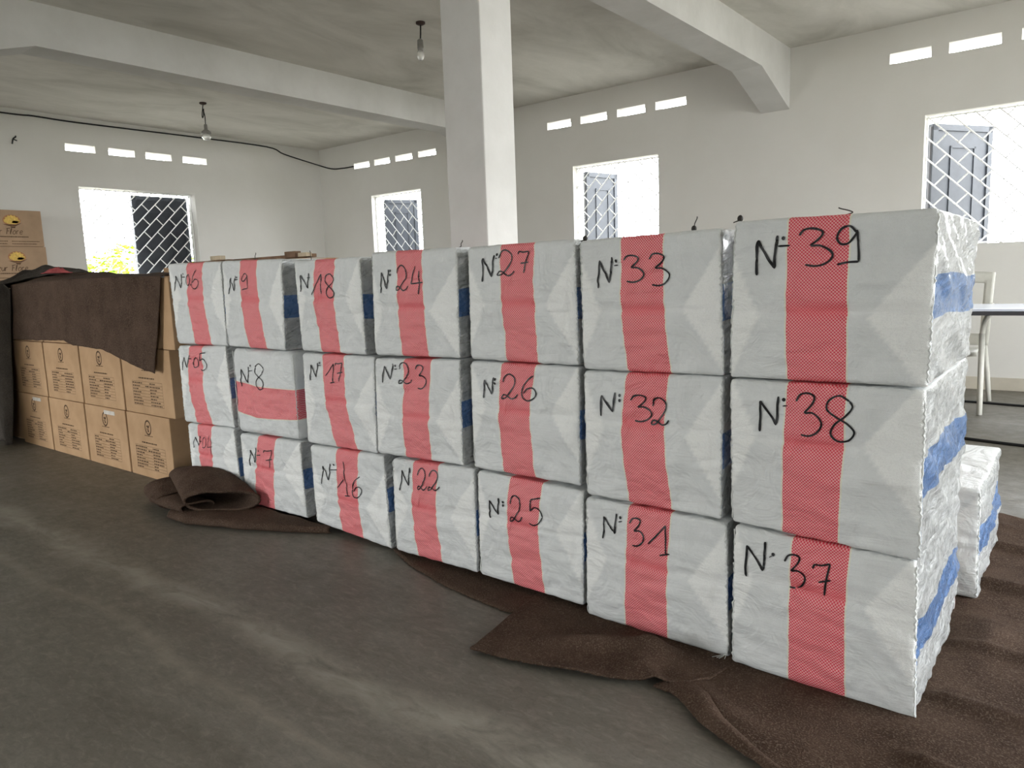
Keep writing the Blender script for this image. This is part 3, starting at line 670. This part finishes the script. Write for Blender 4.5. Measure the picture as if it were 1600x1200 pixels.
# ------------------------------------------------------------------ printed cartons
def carton(x0, x1, y0, y1, z0, z1, label, group, printed=True, sticker=False, rz=0):
    cx, cy = (x0+x1)/2, (y0+y1)/2; W_, D_, H_ = x1-x0, y1-y0, z1-z0
    bm = box((-W_/2, -D_/2, 0), (W_/2, D_/2, H_), .005)
    o = link('carton', bm, M['carton'], None, False, (cx, cy, z0)); o.rotation_euler = (0, 0, rz)
    tag(o, label, 'carton', group)
    bm = box((-W_/2+.004, -.028, H_-.0004), (W_/2-.004, .028, H_+.0006)); link('packing_tape', bm, M['carton_pale'], o)
    if printed:
        y = -D_/2-.0006; r_ = random.Random(label)
        bm = bmesh.new(); n_ = 28; zc = H_*.80; rx, rz_ = .036, .042     # oval emblem
        ri, ro = [], []
        for i in range(n_):
            a = 2*PI*i/n_; ro.append(bm.verts.new((rx*math.cos(a), y, zc+rz_*math.sin(a)))); ri.append(bm.verts.new((rx*.76*math.cos(a), y, zc+rz_*.78*math.sin(a))))
        for i in range(n_): bm.faces.new((ro[i], ro[(i+1)%n_], ri[(i+1)%n_], ri[i]))
        def blob(pts): bm.faces.new([bm.verts.new((u*rx, y, zc+v*rz_)) for u, v in pts])
        blob([(-.5,.1),(-.2,.35),(.1,.2),(.5,.45),(.35,.05),(.1,-.1),(-.1,.0)]); blob([(-.1,-.05),(.12,-.15),(.25,-.5),(.05,-.62),(-.2,-.55),(-.15,-.3)]); blob([(-.45,-.1),(-.3,-.05),(-.32,-.3),(-.5,-.35)])
        link('printed_emblem', bm, M['print'], o)
        bm = bmesh.new()
        def line(xa, xb, z, h):
            x = xa
            while x < xb-.004:
                w = min(r_.uniform(.008, .026), xb-x); add = [(x, z), (x+w, z), (x+w, z+h), (x, z+h)]
                bm.faces.new([bm.verts.new((u, y, v)) for u, v in add]); x += w+.004
        line(-.045, .045, H_*.665, .004); line(-.085, .085, H_*.545, .007)
        link('printed_caption', bm, M['print'], o)
        bm = bmesh.new(); zt, zb = H_*.50, H_*.13; nrow = 8
        def bar(xa, xb, za, zb_): bm.faces.new([bm.verts.new((u, y, v)) for u, v in ((xa,za),(xb,za),(xb,zb_),(xa,zb_))])
        for i in range(nrow+1):
            z = zt-(zt-zb)*i/nrow; bar(-.165, .165, z, z+.0014)
            if i < nrow:
                for xa, xb in ((-.16, -.03), (.03, .16)):
                    line(xa, xa+(xb-xa)*r_.uniform(.35, 1), z-(zt-zb)/nrow*.72, .0065)
        bar(-.165, -.1635, zb, zt); bar(.1635, .165, zb, zt); line(-.02, .025, zt-.028, .007)
        link('printed_table', bm, M['print'], o)
    if sticker:
        bm = box((.0, -D_/2-.002, H_*.93-.014), (.135, -D_/2-.0004, H_*.93+.008)); link('paper_sticker', bm, M['sticker'], o)['label'] = 'white torn paper sticker'
    return o
CW = .515; yc = 1.826
xs = [-5.805, -5.285, -4.745, -4.205, -3.62]
names = ['at the far left', 'second from the left', 'third from the left', 'at the right end beside the bales']
for i in range(4):
    x0, x1 = xs[i]+.006, xs[i+1]-.012
    if i == 3: x1 = -3.72
    carton(x0, x1, yc, yc+.40, 0, .350, 'printed brown carton of the bottom row, ' + names[i], 'printed brown cartons', True, i in (0, 2))
    if i == 3: x1 = -3.66
    carton(x0, x1, yc+.004, yc+.40, .352, .705, 'printed brown carton of the second row, ' + names[i], 'printed brown cartons', True)
    carton(x0, min(x1, -3.79), yc+.012, yc+.40, .707, 1.052, 'brown carton under the draped blanket, ' + names[i], 'printed brown cartons', False)
carton(-3.715, -3.592, yc+.002, yc+.36, .707, 1.068, 'narrow brown carton on end between the draped blanket and bale 06', None, False)
for i in range(3):       # plain cartons further back
    for k in range(3):
        x0 = -5.0+i*.52; o = carton(x0, x0+.505, 2.52, 2.92, k*.386, k*.386+.384, 'plain brown carton in the rear stack, %s column, %s row' % (('left', 'middle', 'right')[i], ('lowest', 'middle', 'upper')[k]), 'plain cartons of the rear stack', False)
# loose wooden strips lying on the rear stack
zt = 1.166
def plank(x0, x1, y, z, h, d, tilt, label, m='wood'):
    bm = box((-(x1-x0)/2, -d/2, 0), ((x1-x0)/2, d/2, h), .002); o = link('wooden_strip', bm, M[m], None, False, ((x0+x1)/2, y, z)); o.rotation_euler = (0, tilt, .02)
    tag(o, label, 'wooden strip'); return o
plank(-4.96, -4.30, 2.60, zt, .018, .04, -.0, 'long dark wooden strip lying behind bale 06')
plank(-4.52, -3.58, 2.68, zt, .020, .05, 0, 'long thin wooden strip lying behind bale 9')
plank(-4.50, -4.39, 2.60, zt+.019, .026, .04, 0, 'short pale wooden block on the dark strip behind bale 06', 'palewood')
plank(-3.70, -3.60, 2.60, zt, .034, .04, 0, 'short dark wooden block behind bale 18')
plank(-3.575, -3.50, 2.60, zt, .022, .04, 0, 'small cream wooden block behind bale 18', 'palewood')

# tall stack with flower print against the left wall
FONT = {'A':[[(0,1),(.5,0),(1,1)],[(.2,.62),(.8,.62)]],'z':[[(0,.4),(1,.4),(0,1),(1,1)]],'u':[[(0,.4),(.05,.85),(.4,1),(.9,.8),(1,.4)],[(1,.4),(1,1)]],'r':[[(0,.4),(0,1)],[(0,.6),(.4,.4),(.9,.45)]],
 'F':[[(.2,.05),(.1,1)],[(-.1,.1),(1.1,0)],[(.15,.5),(.8,.47)]],'l':[[(.3,1),(0,.8),(.2,.2),(.6,0),(.5,.4),(.1,.9),(.5,1)]],'o':[[(.5,.4),(0,.6),(.1,.95),(.6,1),(1,.7),(.8,.42),(.5,.4)]],'e':[[(.05,.7),(.9,.62),(.7,.4),(.2,.45),(0,.75),(.3,1),(.95,.9)]],
 ' ':[]}
def flower_carton(z0, z1, label, dy=0.0):
    W_, D_, H_ = .53, .42, z1-z0
    o = link('carton', box((-D_/2, -W_/2, 0), (D_/2, W_/2, H_), .005), M['carton_pale'], None, False, (-8.40-.21, 2.775+dy, z0)); tag(o, label, 'carton', 'flower printed cartons')
    X = D_/2+.0007
    def poly(bm, pts): bm.faces.new([bm.verts.new((X+bm_off[0], u, v)) for u, v in pts])
    bm_off = [0]
    zc = H_*.74
    bm = bmesh.new(); poly(bm, [(.078*math.cos(2*PI*i/24), zc-.010+.056*math.sin(2*PI*i/24)) for i in range(24)]); link('orange_backdrop', bm, M['orange'], o)
    bm = bmesh.new(); bm_off[0] = .0006
    for k in range(7):
        a = PI*(k-3)/7.5; d = Vector((math.sin(a), math.cos(a))); nn = Vector((d.y, -d.x)); c0 = Vector((0, zc-.03))
        bm_off[0] = .0006+.0001*k; poly(bm, [tuple(c0+d*.075*t+nn*.019*w) for t, w in ((0,-.3),(.5,-1),(.85,-.6),(1,0),(.85,.6),(.5,1),(0,.3))])
    poly(bm, [(-.07, zc-.025), (-.03, zc-.045), (.03, zc-.045), (.075, zc-.02), (.03, zc-.012), (-.03, zc-.012)])
    link('yellow_flower', bm, M['yellow'], o)
    bm = bmesh.new(); bm_off[0] = .0004
    poly(bm, [(-.085, zc-.045), (-.03, zc-.062), (.03, zc-.062), (.09, zc-.03), (.03, zc-.05), (-.03, zc-.05)])
    poly(bm, [(-.02, zc-.068), (.03, zc-.066), (.02, zc-.082), (-.01, zc-.08)]); link('flower_stem', bm, M['print'], o)
    bm = bmesh.new()
    y = -.222; sc = .058; zb = H_*.335
    for ch in 'Azur Flore':
        w = {'A':.034,'F':.026,' ':.02,'l':.014,'r':.020}.get(ch, .024)
        for st in FONT[ch]:
            P = catmull([(y+u*w+(1-v)*.010, zb+(1-v)*sc, 0) for u, v in st], 4) if len(st) > 2 and ch not in 'Az' else [Vector((y+u*w+(1-v)*.010, zb+(1-v)*sc, 0)) for u, v in st]
            for a, b_ in zip(P, P[1:]):
                t = (b_-a);
                if t.length < 1e-6: continue
                t.normalize(); q = Vector((-t.y, t.x, 0))*.0026
                poly(bm, [(a+q).xy[:], (a-q).xy[:], (b_-q).xy[:], (b_+q).xy[:]])
        y += w+.008
    link('printed_name', bm, M['print'], o)
    bm = bmesh.new(); r_ = random.Random(label)
    for z, ya, yb, h in ((H_*.25, -.16, .13, .010), (H_*.13, -.22, -.06, .007), (H_*.13, -.02, .225, .007), (H_*.06, -.22, -.06, .007), (H_*.06, -.02, .19, .007)):
        yy = ya
        while yy < yb: 
            w = r_.uniform(.006, .014); poly(bm, [(yy, z), (yy+w, z), (yy+w, z+h), (yy, z+h)]); yy += w+.003
    link('printed_small_text', bm, M['print'], o)
zz = [0, .37, .74, 1.13, 1.486, 1.838]
nm = ['bottom of the stack behind the blanket', 'second from the floor in the flower-print stack', 'third from the floor in the flower-print stack',
      'second from the top in the flower-print stack by the left wall', 'topmost of the flower-print stack by the left wall']
for i in range(5): flower_carton(zz[i]+.001, zz[i+1]-.001, 'flower-print carton, ' + nm[i], (.0, .01, -.01, .008, 0)[i])

# ------------------------------------------------------------------ blankets
def lerp(a, b, t): return a+(b-a)*t
def polyat(P, t):       # P list of points, t 0..1 by arc length
    P = [Vector(p) for p in P]; d = [0]
    for a, b_ in zip(P, P[1:]): d.append(d[-1]+(b_-a).length)
    s_ = t*d[-1]
    for i in range(len(P)-1):
        if s_ <= d[i+1]+1e-9: return P[i].lerp(P[i+1], (s_-d[i])/max(1e-9, d[i+1]-d[i]))
    return P[-1]
def sheet(name, fn, nu, nv, m, label=None, cat=None, thick=.004, parent=None):
    bm = bmesh.new(); g = [[bm.verts.new(fn(i/nu, j/nv)) for j in range(nv+1)] for i in range(nu+1)]
    for i in range(nu):
        for j in range(nv): bm.faces.new((g[i][j], g[i+1][j], g[i+1][j+1], g[i][j+1]))
    bmesh.ops.recalc_face_normals(bm, faces=bm.faces[:])
    me = bpy.data.meshes.new(name); bm.to_mesh(me); bm.free()
    o = link(name, me, m, parent, True)
    md = o.modifiers.new('cloth_thickness', 'SOLIDIFY'); md.thickness = thick; md.offset = 0
    if label: tag(o, label, cat)
    return o

# draped over the top row of cartons
low = [(-5.69, .718), (-5.283, .720), (-4.844, .730), (-4.734, .703), (-4.329, .690), (-4.147, .645), (-3.753, .587)]
def drape(u, v):
    # v 0..0.55 front panel bottom->top, .55..1 over the top to the back
    p = polyat([(a, b_, 0) for a, b_ in low], u); xt = lerp(-5.66, -3.632, u); top = 1.066 + .012*math.sin(u*PI)
    if v < .55:
        t = v/.55; x = lerp(p.x, xt, t); z = lerp(p.y, top, t)
        y = 1.812 - .010*(1-t) + .006*nz(u*14, t*3, 2) + .004*math.sin(u*26+t*2)
        y -= .02*max(0, u-.8)*5*(1-t)*.6
        z += .004*nz(u*30, 0, 1)*(1-t)
    else:
        t = (v-.55)/.45; x = xt + .05*t*nz(u*3, 1, 1); y = 1.806 + .50*t; z = top + .006 + .012*math.sin(min(1, t*4)*PI/2) 
        lump = math.exp(-((u-.30)/.13)**2)*.050 + math.exp(-((u-.12)/.10)**2)*.040 + .012*math.exp(-((u-.6)/.15)**2)
        z += lump*math.sin(PI*min(1, t*1.1))*(.75+.5*nz(u*16, t*5, 3)) + .010*nz(u*10, t*6, 5)*min(1, t*5)
    return (x, y, z)
sheet('blanket', drape, 130, 70, M['blanket'], 'dark brown felt blanket draped over the top row of brown cartons', 'blanket')
# pink cloth peeping out on top
def pk(u, v):
    x = lerp(-5.17, -5.03, u); y = lerp(1.83, 1.96, v); return (x, y, 1.135 + .028*math.sin(PI*u)*math.sin(PI*v)*(1+.8*nz(u*7, v*7, 1)))
sheet('cloth', pk, 22, 14, M['pink'], 'crumpled pink and red cloth bunched on top of the draped blanket', 'cloth')
# grey blanket heap on top left, falling to the floor at the end of the stack
def gb(u, v):
    # u along x (left to right), v from floor up and over
    if v < .62:
        t = v/.62; x = lerp(-6.75, lerp(-5.735, -5.64, t**2), u); z = lerp(.006, 1.06, t)
        y = 1.775 + .030*math.sin(u*25+1.5*math.sin(t*2.1)) - .04*(1-t)*u + .014*nz(u*20, t*2, 4)
        x += .03*math.sin(t*5)*(.5-u)
    else:
        t = (v-.62)/.38; x = lerp(-6.75, -5.66+.72*t, u); y = 1.775 + .42*t
        z = 1.075 + .10*math.sin(PI*min(1, t*.9))*math.exp(-((u-.86)/.22)**2)*(.8+.6*nz(u*15, t*5, 2)) + .02*nz(u*12, t*6, 8)*min(1,t*4) + .006
        y += .0
    return (x, y, z)
sheet('blanket', gb, 90, 90, M['greyblanket'], 'grey blanket hanging in folds to the floor at the far left', 'blanket', .006)
for k in range(3):
    for i in range(2):
        x1 = -5.83-i*.47; o = carton(x1-.455, x1, 1.86, 2.24, k*.352, k*.352+.350, 'brown carton behind the hanging grey blanket, %s stack, %s' % (('near', 'far')[i], ('lowest', 'middle', 'topmost')[k]), 'cartons behind the grey blanket', False)

# blankets on the floor beneath the bales
def ground_sheet(front, back, h, nu, nv, label, m='blanket', th=.005, z0=.004):
    def fn(u, v):
        a = polyat([(x, y, 0) for x, y in front], u); b_ = polyat([(x, y, 0) for x, y in back], u); p = a.lerp(b_, v)
        e = .006*nz(u*60, 3, 1)*(1-min(1, v*20)); p.y += e
        return (p.x, p.y, z0 + max(0, h(p.x, p.y, u, v)))
    return sheet('blanket', fn, nu, nv, M[m], label, 'blanket', th)
ground_sheet([(-2.035,1.80),(-1.875,1.728),(-1.626,1.663),(-1.357,1.63),(-1.27,1.66)], [(-2.035,2.42),(-1.27,2.42)], lambda x, y, u, v: .0015*nz(x*9, y*9, 0)+.001, 70, 40,
    'flat brown blanket corner lying on the floor under bales 22 and 25')
def hC(x, y, u, v):
    if -2.6 < x < -.24 and 1.70 < y < 3.15:                       # under the bales it lies flat
        d = min(x+2.6, -.24-x, y-1.70, 3.15-y) 
        if d > .03: return 0.0
    h = .003 + .004*nz(x*6, y*6, 1)
    for (cy_, amp, wd, ph) in ((1.86, .016, .022, 0), (2.12, .020, .020, 1), (2.33, .010, .016, 4), (2.55, .024, .022, 2), (2.95, .020, .026, 3), (3.25, .022, .03, 4), (1.60, .012, .02, 5), (1.48, .008, .018, 6)):
        c_ = cy_ + .05*math.sin(x*3+ph) - .18*(x+.2); q = (y-c_)/wd
        h += 1.7*amp*math.exp(-q*q)*(.6+.7*nz(x*3+ph, 1, 2))*min(1, max(0, (x+.275)/.05))
    h += .018*math.exp(-((x+.18)/.05)**2)*math.exp(-((y-2.22)/.12)**2)
    edge = min(1, v*14); 
    return max(0, h*edge) + .014*math.exp(-((v-.035)/.02)**2)*math.exp(-((x+.66)/.12)**2)
ground_sheet([(-.86,1.62),(-.77,1.545),(-.70,1.50),(-.641,1.45),(-.534,1.401),(-.473,1.375),(-.30,1.34),(.1,1.30),(.7,1.36),(1.5,1.33)], [(-.86,3.10),(-.6,3.35),(-.26,3.43),(-.183,3.39),(.5,3.45),(1.5,3.42)], hC, 170, 190,
    'large rumpled brown blanket on the floor under and around the right-end bales', 'blanket', .005, .0045)
def hB(x, y, u, v):
    if y > 1.70: return .0
    f = min(1, (1.72-y)/.08)
    h = .004 + .026*1.5*math.exp(-((x+.865)/.045)**2 - ((y-1.64)/.09)**2) 
    d = (y-1.60)-.45*(x+1.0); h += .030*math.exp(-(d/.035)**2)*math.exp(-((x+.98)/.14)**2)
    d = (y-1.52)+.55*(x+.80); h += .016*math.exp(-(d/.025)**2)*math.exp(-((x+.78)/.08)**2)
    h += .010*math.exp(-(v/.05)**2)*(.5+.5*math.sin(x*17)) + .003*nz(x*11, y*11, 2)
    return h*f
ground_sheet([(-1.284,1.386),(-1.18,1.402),(-1.063,1.422),(-.93,1.462),(-.831,1.503),(-.729,1.560),(-.70,1.60)], [(-1.352,1.80),(-1.1,1.80),(-.9,1.80),(-.66,1.80)], hB, 90, 60,
    'brown blanket flap with a pointed corner in front of bales 25 and 31', 'blanket', .006, .0075)
def hT(x, y, u, v): return .002+(.004+.024*math.sin(PI*v))*min(1, u/.25)*(1-u)**.7+.002*nz(x*14, y*14, 3)
ground_sheet([(-.80,1.512),(-.75,1.505),(-.70,1.475),(-.64,1.430),(-.56,1.395),(-.47,1.362),(-.38,1.345)], [(-.77,1.590),(-.72,1.585),(-.66,1.540),(-.605,1.475),(-.53,1.425),(-.455,1.385),(-.375,1.350)], hT, 40, 14,
    'narrow twisted brown blanket edge on the floor in front of bale 37', 'blanket', .005, .006)

# folded blanket heap in front of bales 04 and 7 : one thing of several folds
heap = empty('folded_blanket', (-3.1, 1.7, 0)); tag(heap, 'brown blanket folded in a loose heap in front of bales 04 and 7', 'blanket')
def loc(p): return (p[0]+3.1, p[1]-1.7, p[2])
def base(u, v):
    f = polyat([(-3.16,1.50,0),(-3.02,1.508,0),(-2.75,1.60,0),(-2.55,1.70,0),(-2.40,1.785,0)], u); b_ = polyat([(-3.30,1.74,0),(-3.0,1.785,0),(-2.7,1.785,0),(-2.40,1.792,0)], u)
    # folded double: bottom layer forward, rounded front edge, top layer back
    a = v*2-1; t = 1-abs(a); p = Vector(b_).lerp(Vector(f), t); rr = .018*(1-.35*u)
    z = .004+rr + (rr if a > 0 else -rr)*math.sqrt(max(0, 1-max(0, (t-.85)/.15)**2)) + .005*nz(p.x*9, p.y*9, a > 0)
    return loc((p.x, p.y, max(.003, z)))
sheet('bottom_fold', base, 70, 40, M['blanket'], None, None, .006, heap)
def flat_tube(p0, p1, wdir, wf, hf, zf, n_=60, open0=False):
    """flattened cloth tube from p0 to p1, wide along wdir"""
    def fn(u, v):
        c = Vector(p0).lerp(Vector(p1), u); a = 2*PI*v
        sx = math.cos(a); sz = math.sin(a); sq = .75
        w = wf(u); h = hf(u)
        x = w*math.copysign(abs(sx)**sq, sx); z = h*math.copysign(abs(sz)**.9, sz)
        q = c + Vector(wdir)*x; 
        z += .006*nz(q.x*14, q.y*14, v*3)
        return loc((q.x, min(q.y, 1.786), max(.004, zf(u) + z)))
    return fn
d1 = Vector((.52, .42, 0)).normalized()
sheet('upper_fold', flat_tube((-3.46, 1.80, 0), (-2.97, 1.655, 0), d1, lambda u: lerp(.125, .165, u), lambda u: .046+.016*math.sin(PI*u)-.004*u, lambda u: .092+.02*math.sin(PI*u)-.012*u), 50, 48, M['blanket'], None, None, .010, heap)
d2 = Vector((.35, .93, 0)).normalized()
sheet('left_fold', flat_tube((-3.50, 1.70, 0), (-3.28, 1.63, 0), d2, lambda u: .12-.02*u, lambda u: .048-.012*u, lambda u: .055-.005*u), 30, 40, M['blanket'], None, None, .010, heap)
sheet('small_fold', flat_tube((-3.36, 1.60, 0), (-3.08, 1.60, 0), Vector((.3, .95, 0)).normalized(), lambda u: .07, lambda u: .022, lambda u: .05), 26, 30, M['blanket'], None, None, .008, heap)

# ------------------------------------------------------------------ ceiling bulbs
def bulb(x, y, length, kind, label):
    r = empty('ceiling_bulb', (x, y, ZC)); tag(r, label, 'light bulb', 'bare ceiling bulbs')
    bm = bmesh.new(); add_lathe(bm, [(.035, 0), (.035, -.012), (.02, -.02)], (0, 0, 0)); link('ceiling_rose', bm, M['rose'], r, True)
    bm = bmesh.new()
    if kind == 1:
        add_tube(bm, catmull([(0,0,-.018),(-.012,0,-.05),(-.035,0,-.12),(-.03,0,-.145),(-.008,0,-.12),(.0,0,-.06),(.004,0,-.10),(.016,0,-.14),(.014,0,-length+.145)], 6), .0055, 6)
    else: add_tube(bm, [(0,0,-.018),(-.004,0,-.08),(-.010,0,-length+.145)], .006, 6)
    link('cord', bm, M['black'], r, True)
    bm = bmesh.new(); dx = .014 if kind == 1 else -.012; zt_ = -length+.155
    if kind == 1: add_lathe(bm, [(.008, zt_), (.016, zt_-.005), (.017, zt_-.055), (.048, zt_-.078), (.050, zt_-.095)], (dx, 0, 0))
    else: add_lathe(bm, [(.010, zt_), (.022, zt_-.01), (.024, zt_-.065), (.021, zt_-.08)], (dx, 0, 0))
    link('socket', bm, M['lamp_socket'], r, True)
    bm = bmesh.new(); z_ = zt_-(.095 if kind == 1 else .08)
    if kind == 1: add_lathe(bm, [(.020, z_), (.040, z_-.012), (.047, z_-.035), (.035, z_-.058), (.012, z_-.068)], (dx, 0, 0))
    else: add_lathe(bm, [(.018, z_), (.026, z_-.015), (.028, z_-.045), (.018, z_-.065), (.006, z_-.072)], (dx-.003, 0, 0))
    link('glass_bulb', bm, M['glass'], r, True)
bulb(-7.386, 4.308, .37, 1, 'bare bulb in a flared socket on a looped cord near the left wall')
bulb(-4.087, 4.181, .27, 2, 'slim bare bulb on a straight cord from the ceiling beside the column')

# cable along the left wall and sagging to the vents
pts = [(XL+.02, -3.5, 2.85), (XL+.02, 1.5, 2.862), (XL+.02,2.952,2.851),(XL+.02,3.243,2.858),(XL+.02,3.581,2.85),(XL+.02,4.261,2.855),(XL+.02,4.996,2.862),(XL+.02,6.027,2.860),(XL+.06,6.268,2.784),(XL+.15,6.677,2.687),(-8.589,6.86,2.62),(-8.35,6.87,2.60),(-8.13,6.88,2.598)]
bm = bmesh.new(); add_tube(bm, catmull(pts, 5), .0085, 6); o = link('power_cable', bm, M['black'], None, True); tag(o, 'black cable along the left wall top, sagging round the corner to the vent slots', 'cable')
bm = bmesh.new(); add_tube(bm, catmull([(XL-.01,3.07,2.64),(XL+.03,3.055,2.62),(XL+.035,3.03,2.60),(XL+.02,3.02,2.55)], 5), [.007]*16, 5); add_tube(bm, [(XL+.02,3.035,2.60),(XL+.03,3.065,2.585)], .006, 5)
o = link('wire_stub', bm, M['black'], None, True); tag(o, 'short bent black wire stub on the left wall above the flower-print cartons', 'wire')
# cords on the floor by the back wall
for ya, yb, lab in ((6.18, 6.12, 'thin black cord on the floor along the foot of the back wall'), (4.86, 4.78, 'thicker black cord across the floor nearer than the chair and table')):
    bm = bmesh.new(); add_tube(bm, catmull([(-2.4, ya+.12, .008), (-1.4, ya+.03, .008), (-.7, ya, .008), (-.2, yb, .008), (.8, yb-.08, .008), (2.6, yb-.1, .008)], 8), .009, 6); o = link('floor_cord', bm, M['black'], None, True); tag(o, lab, 'cord')

# ------------------------------------------------------------------ table and chair by the right window
t = empty('folding_table', (.1, 5.65, 0)); tag(t, 'white-topped table with a dark edge before the back wall at the right', 'table')
link('tabletop', box((-.95, -.32, .705), (.95, .32, .722), .004), M['tabletop'], t)
link('table_edge', box((-.945, -.318, .680), (.945, .318, .7045), .004), M['metal'], t)['label'] = 'dark edge band'
for sx in (-.9, .88):
    for sy in (-.24, .24):
        bm = bmesh.new(); add_tube(bm, [(sx, sy, .682), (sx, sy, 0.0)], .014, 8); link('leg', bm, M['metal'], t, True)
ch = empty('plastic_chair', (-.84, 6.0, 0)); tag(ch, 'cream moulded plastic armchair behind the table by the back wall', 'chair')
def ctube(name, pts, r, sq=1): 
    bm = bmesh.new(); add_tube(bm, pts, r, 8); return link(name, bm, M['plastic'], ch, True)
def seatf(u, v): x = lerp(-.21, .21, u); y = lerp(-.25, .22, v); return (x, y, .42 - .015*math.sin(PI*u) - .02*v + (.0 if v > .1 else -.03*(1-v*10)))
sheet('seat', seatf, 14, 14, M['plastic'], None, None, .012, ch)
def backf(u, v):
    x = lerp(-.235, .235, u); z = lerp(.42, .93 + .012*math.sin(PI*u), v); return (x*(1-.04*(1-v)), .22 + .13*v + .03*(4*(u-.5)**2)*-1, z)
bm = bmesh.new(); nu, nv = 24, 20; g = [[bm.verts.new(backf(i/nu, j/nv)) for j in range(nv+1)] for i in range(nu+1)]
for i in range(nu):
    for j in range(nv):
        if j >= nv-3 or i < 3 or i >= nu-3 or (10 <= i < 14) or j <= 2: bm.faces.new((g[i][j], g[i+1][j], g[i+1][j+1], g[i][j+1]))
o = link('backrest', bm, M['plastic'], ch, True); md = o.modifiers.new('thickness', 'SOLIDIFY'); md.thickness = .016
for sx in (-1, 1):
    ctube('armrest', catmull([(sx*.235, .26, .70), (sx*.25, .10, .655), (sx*.25, -.12, .645), (sx*.245, -.25, .60), (sx*.24, -.285, .53)], 5), .017)
    ctube('leg', [(sx*.24, -.285, .54), (sx*.245, -.29, .25), (sx*.25, -.30, 0)], [.018, .018, .016]); ctube('leg', [(sx*.20, .22, .43), (sx*.225, .28, .2), (sx*.24, .32, 0)], [.020, .018, .016])

# ------------------------------------------------------------------ tree outside the left window
tr = empty('tree', (-15.2, 6.4, -.15)); tag(tr, 'bushy yellow-green tree outside, seen through the left window', 'tree')
bm = bmesh.new(); add_tube(bm, [(0,0,0),(.05,.1,.7),(0,.1,1.3)], [.12,.09,.05], 8)
for k in range(6):
    a = k*1.05; add_tube(bm, [(.03,.1,.6+.1*k),(.4*math.cos(a), .1+.6*math.sin(a), 1.2), (.6*math.cos(a), .1+1.0*math.sin(a), 1.6)], [.04,.03,.015], 5)
link('trunk', bm, M['bark'], tr, True)
bm = bmesh.new(); r_ = random.Random(5)
blobs = [(0, -.75, 1.15, .55), (0, .05, 1.35, .62), (.1, .75, 1.60, .72), (-.2, -1.5, .95, .6), (.1, 1.6, 1.3, .7), (.2, -.3, .8, .7), (.2, .7, .9, .8), (0, -1.2, .5, .7)]
for bx, by, bz, br in blobs:
    for i in range(520):
        a = r_.uniform(0, 2*PI); c_ = r_.uniform(-1, 1); q = br*r_.uniform(.7, 1.05); s_ = math.sqrt(1-c_*c_)
        p = Vector((bx+q*s_*math.cos(a)*.8, by+q*s_*math.sin(a), bz+q*c_*.8)); d = Vector((r_.gauss(0,1), r_.gauss(0,1), r_.gauss(0,1))).normalized(); e = frame_of(d)[0]; f = d.cross(e); l_ = r_.uniform(.05, .09)
        bm.faces.new([bm.verts.new(p+v) for v in (-e*l_, -f*l_*.45, e*l_, f*l_*.45)])
o = link('foliage', bm, M['leaf'], tr)
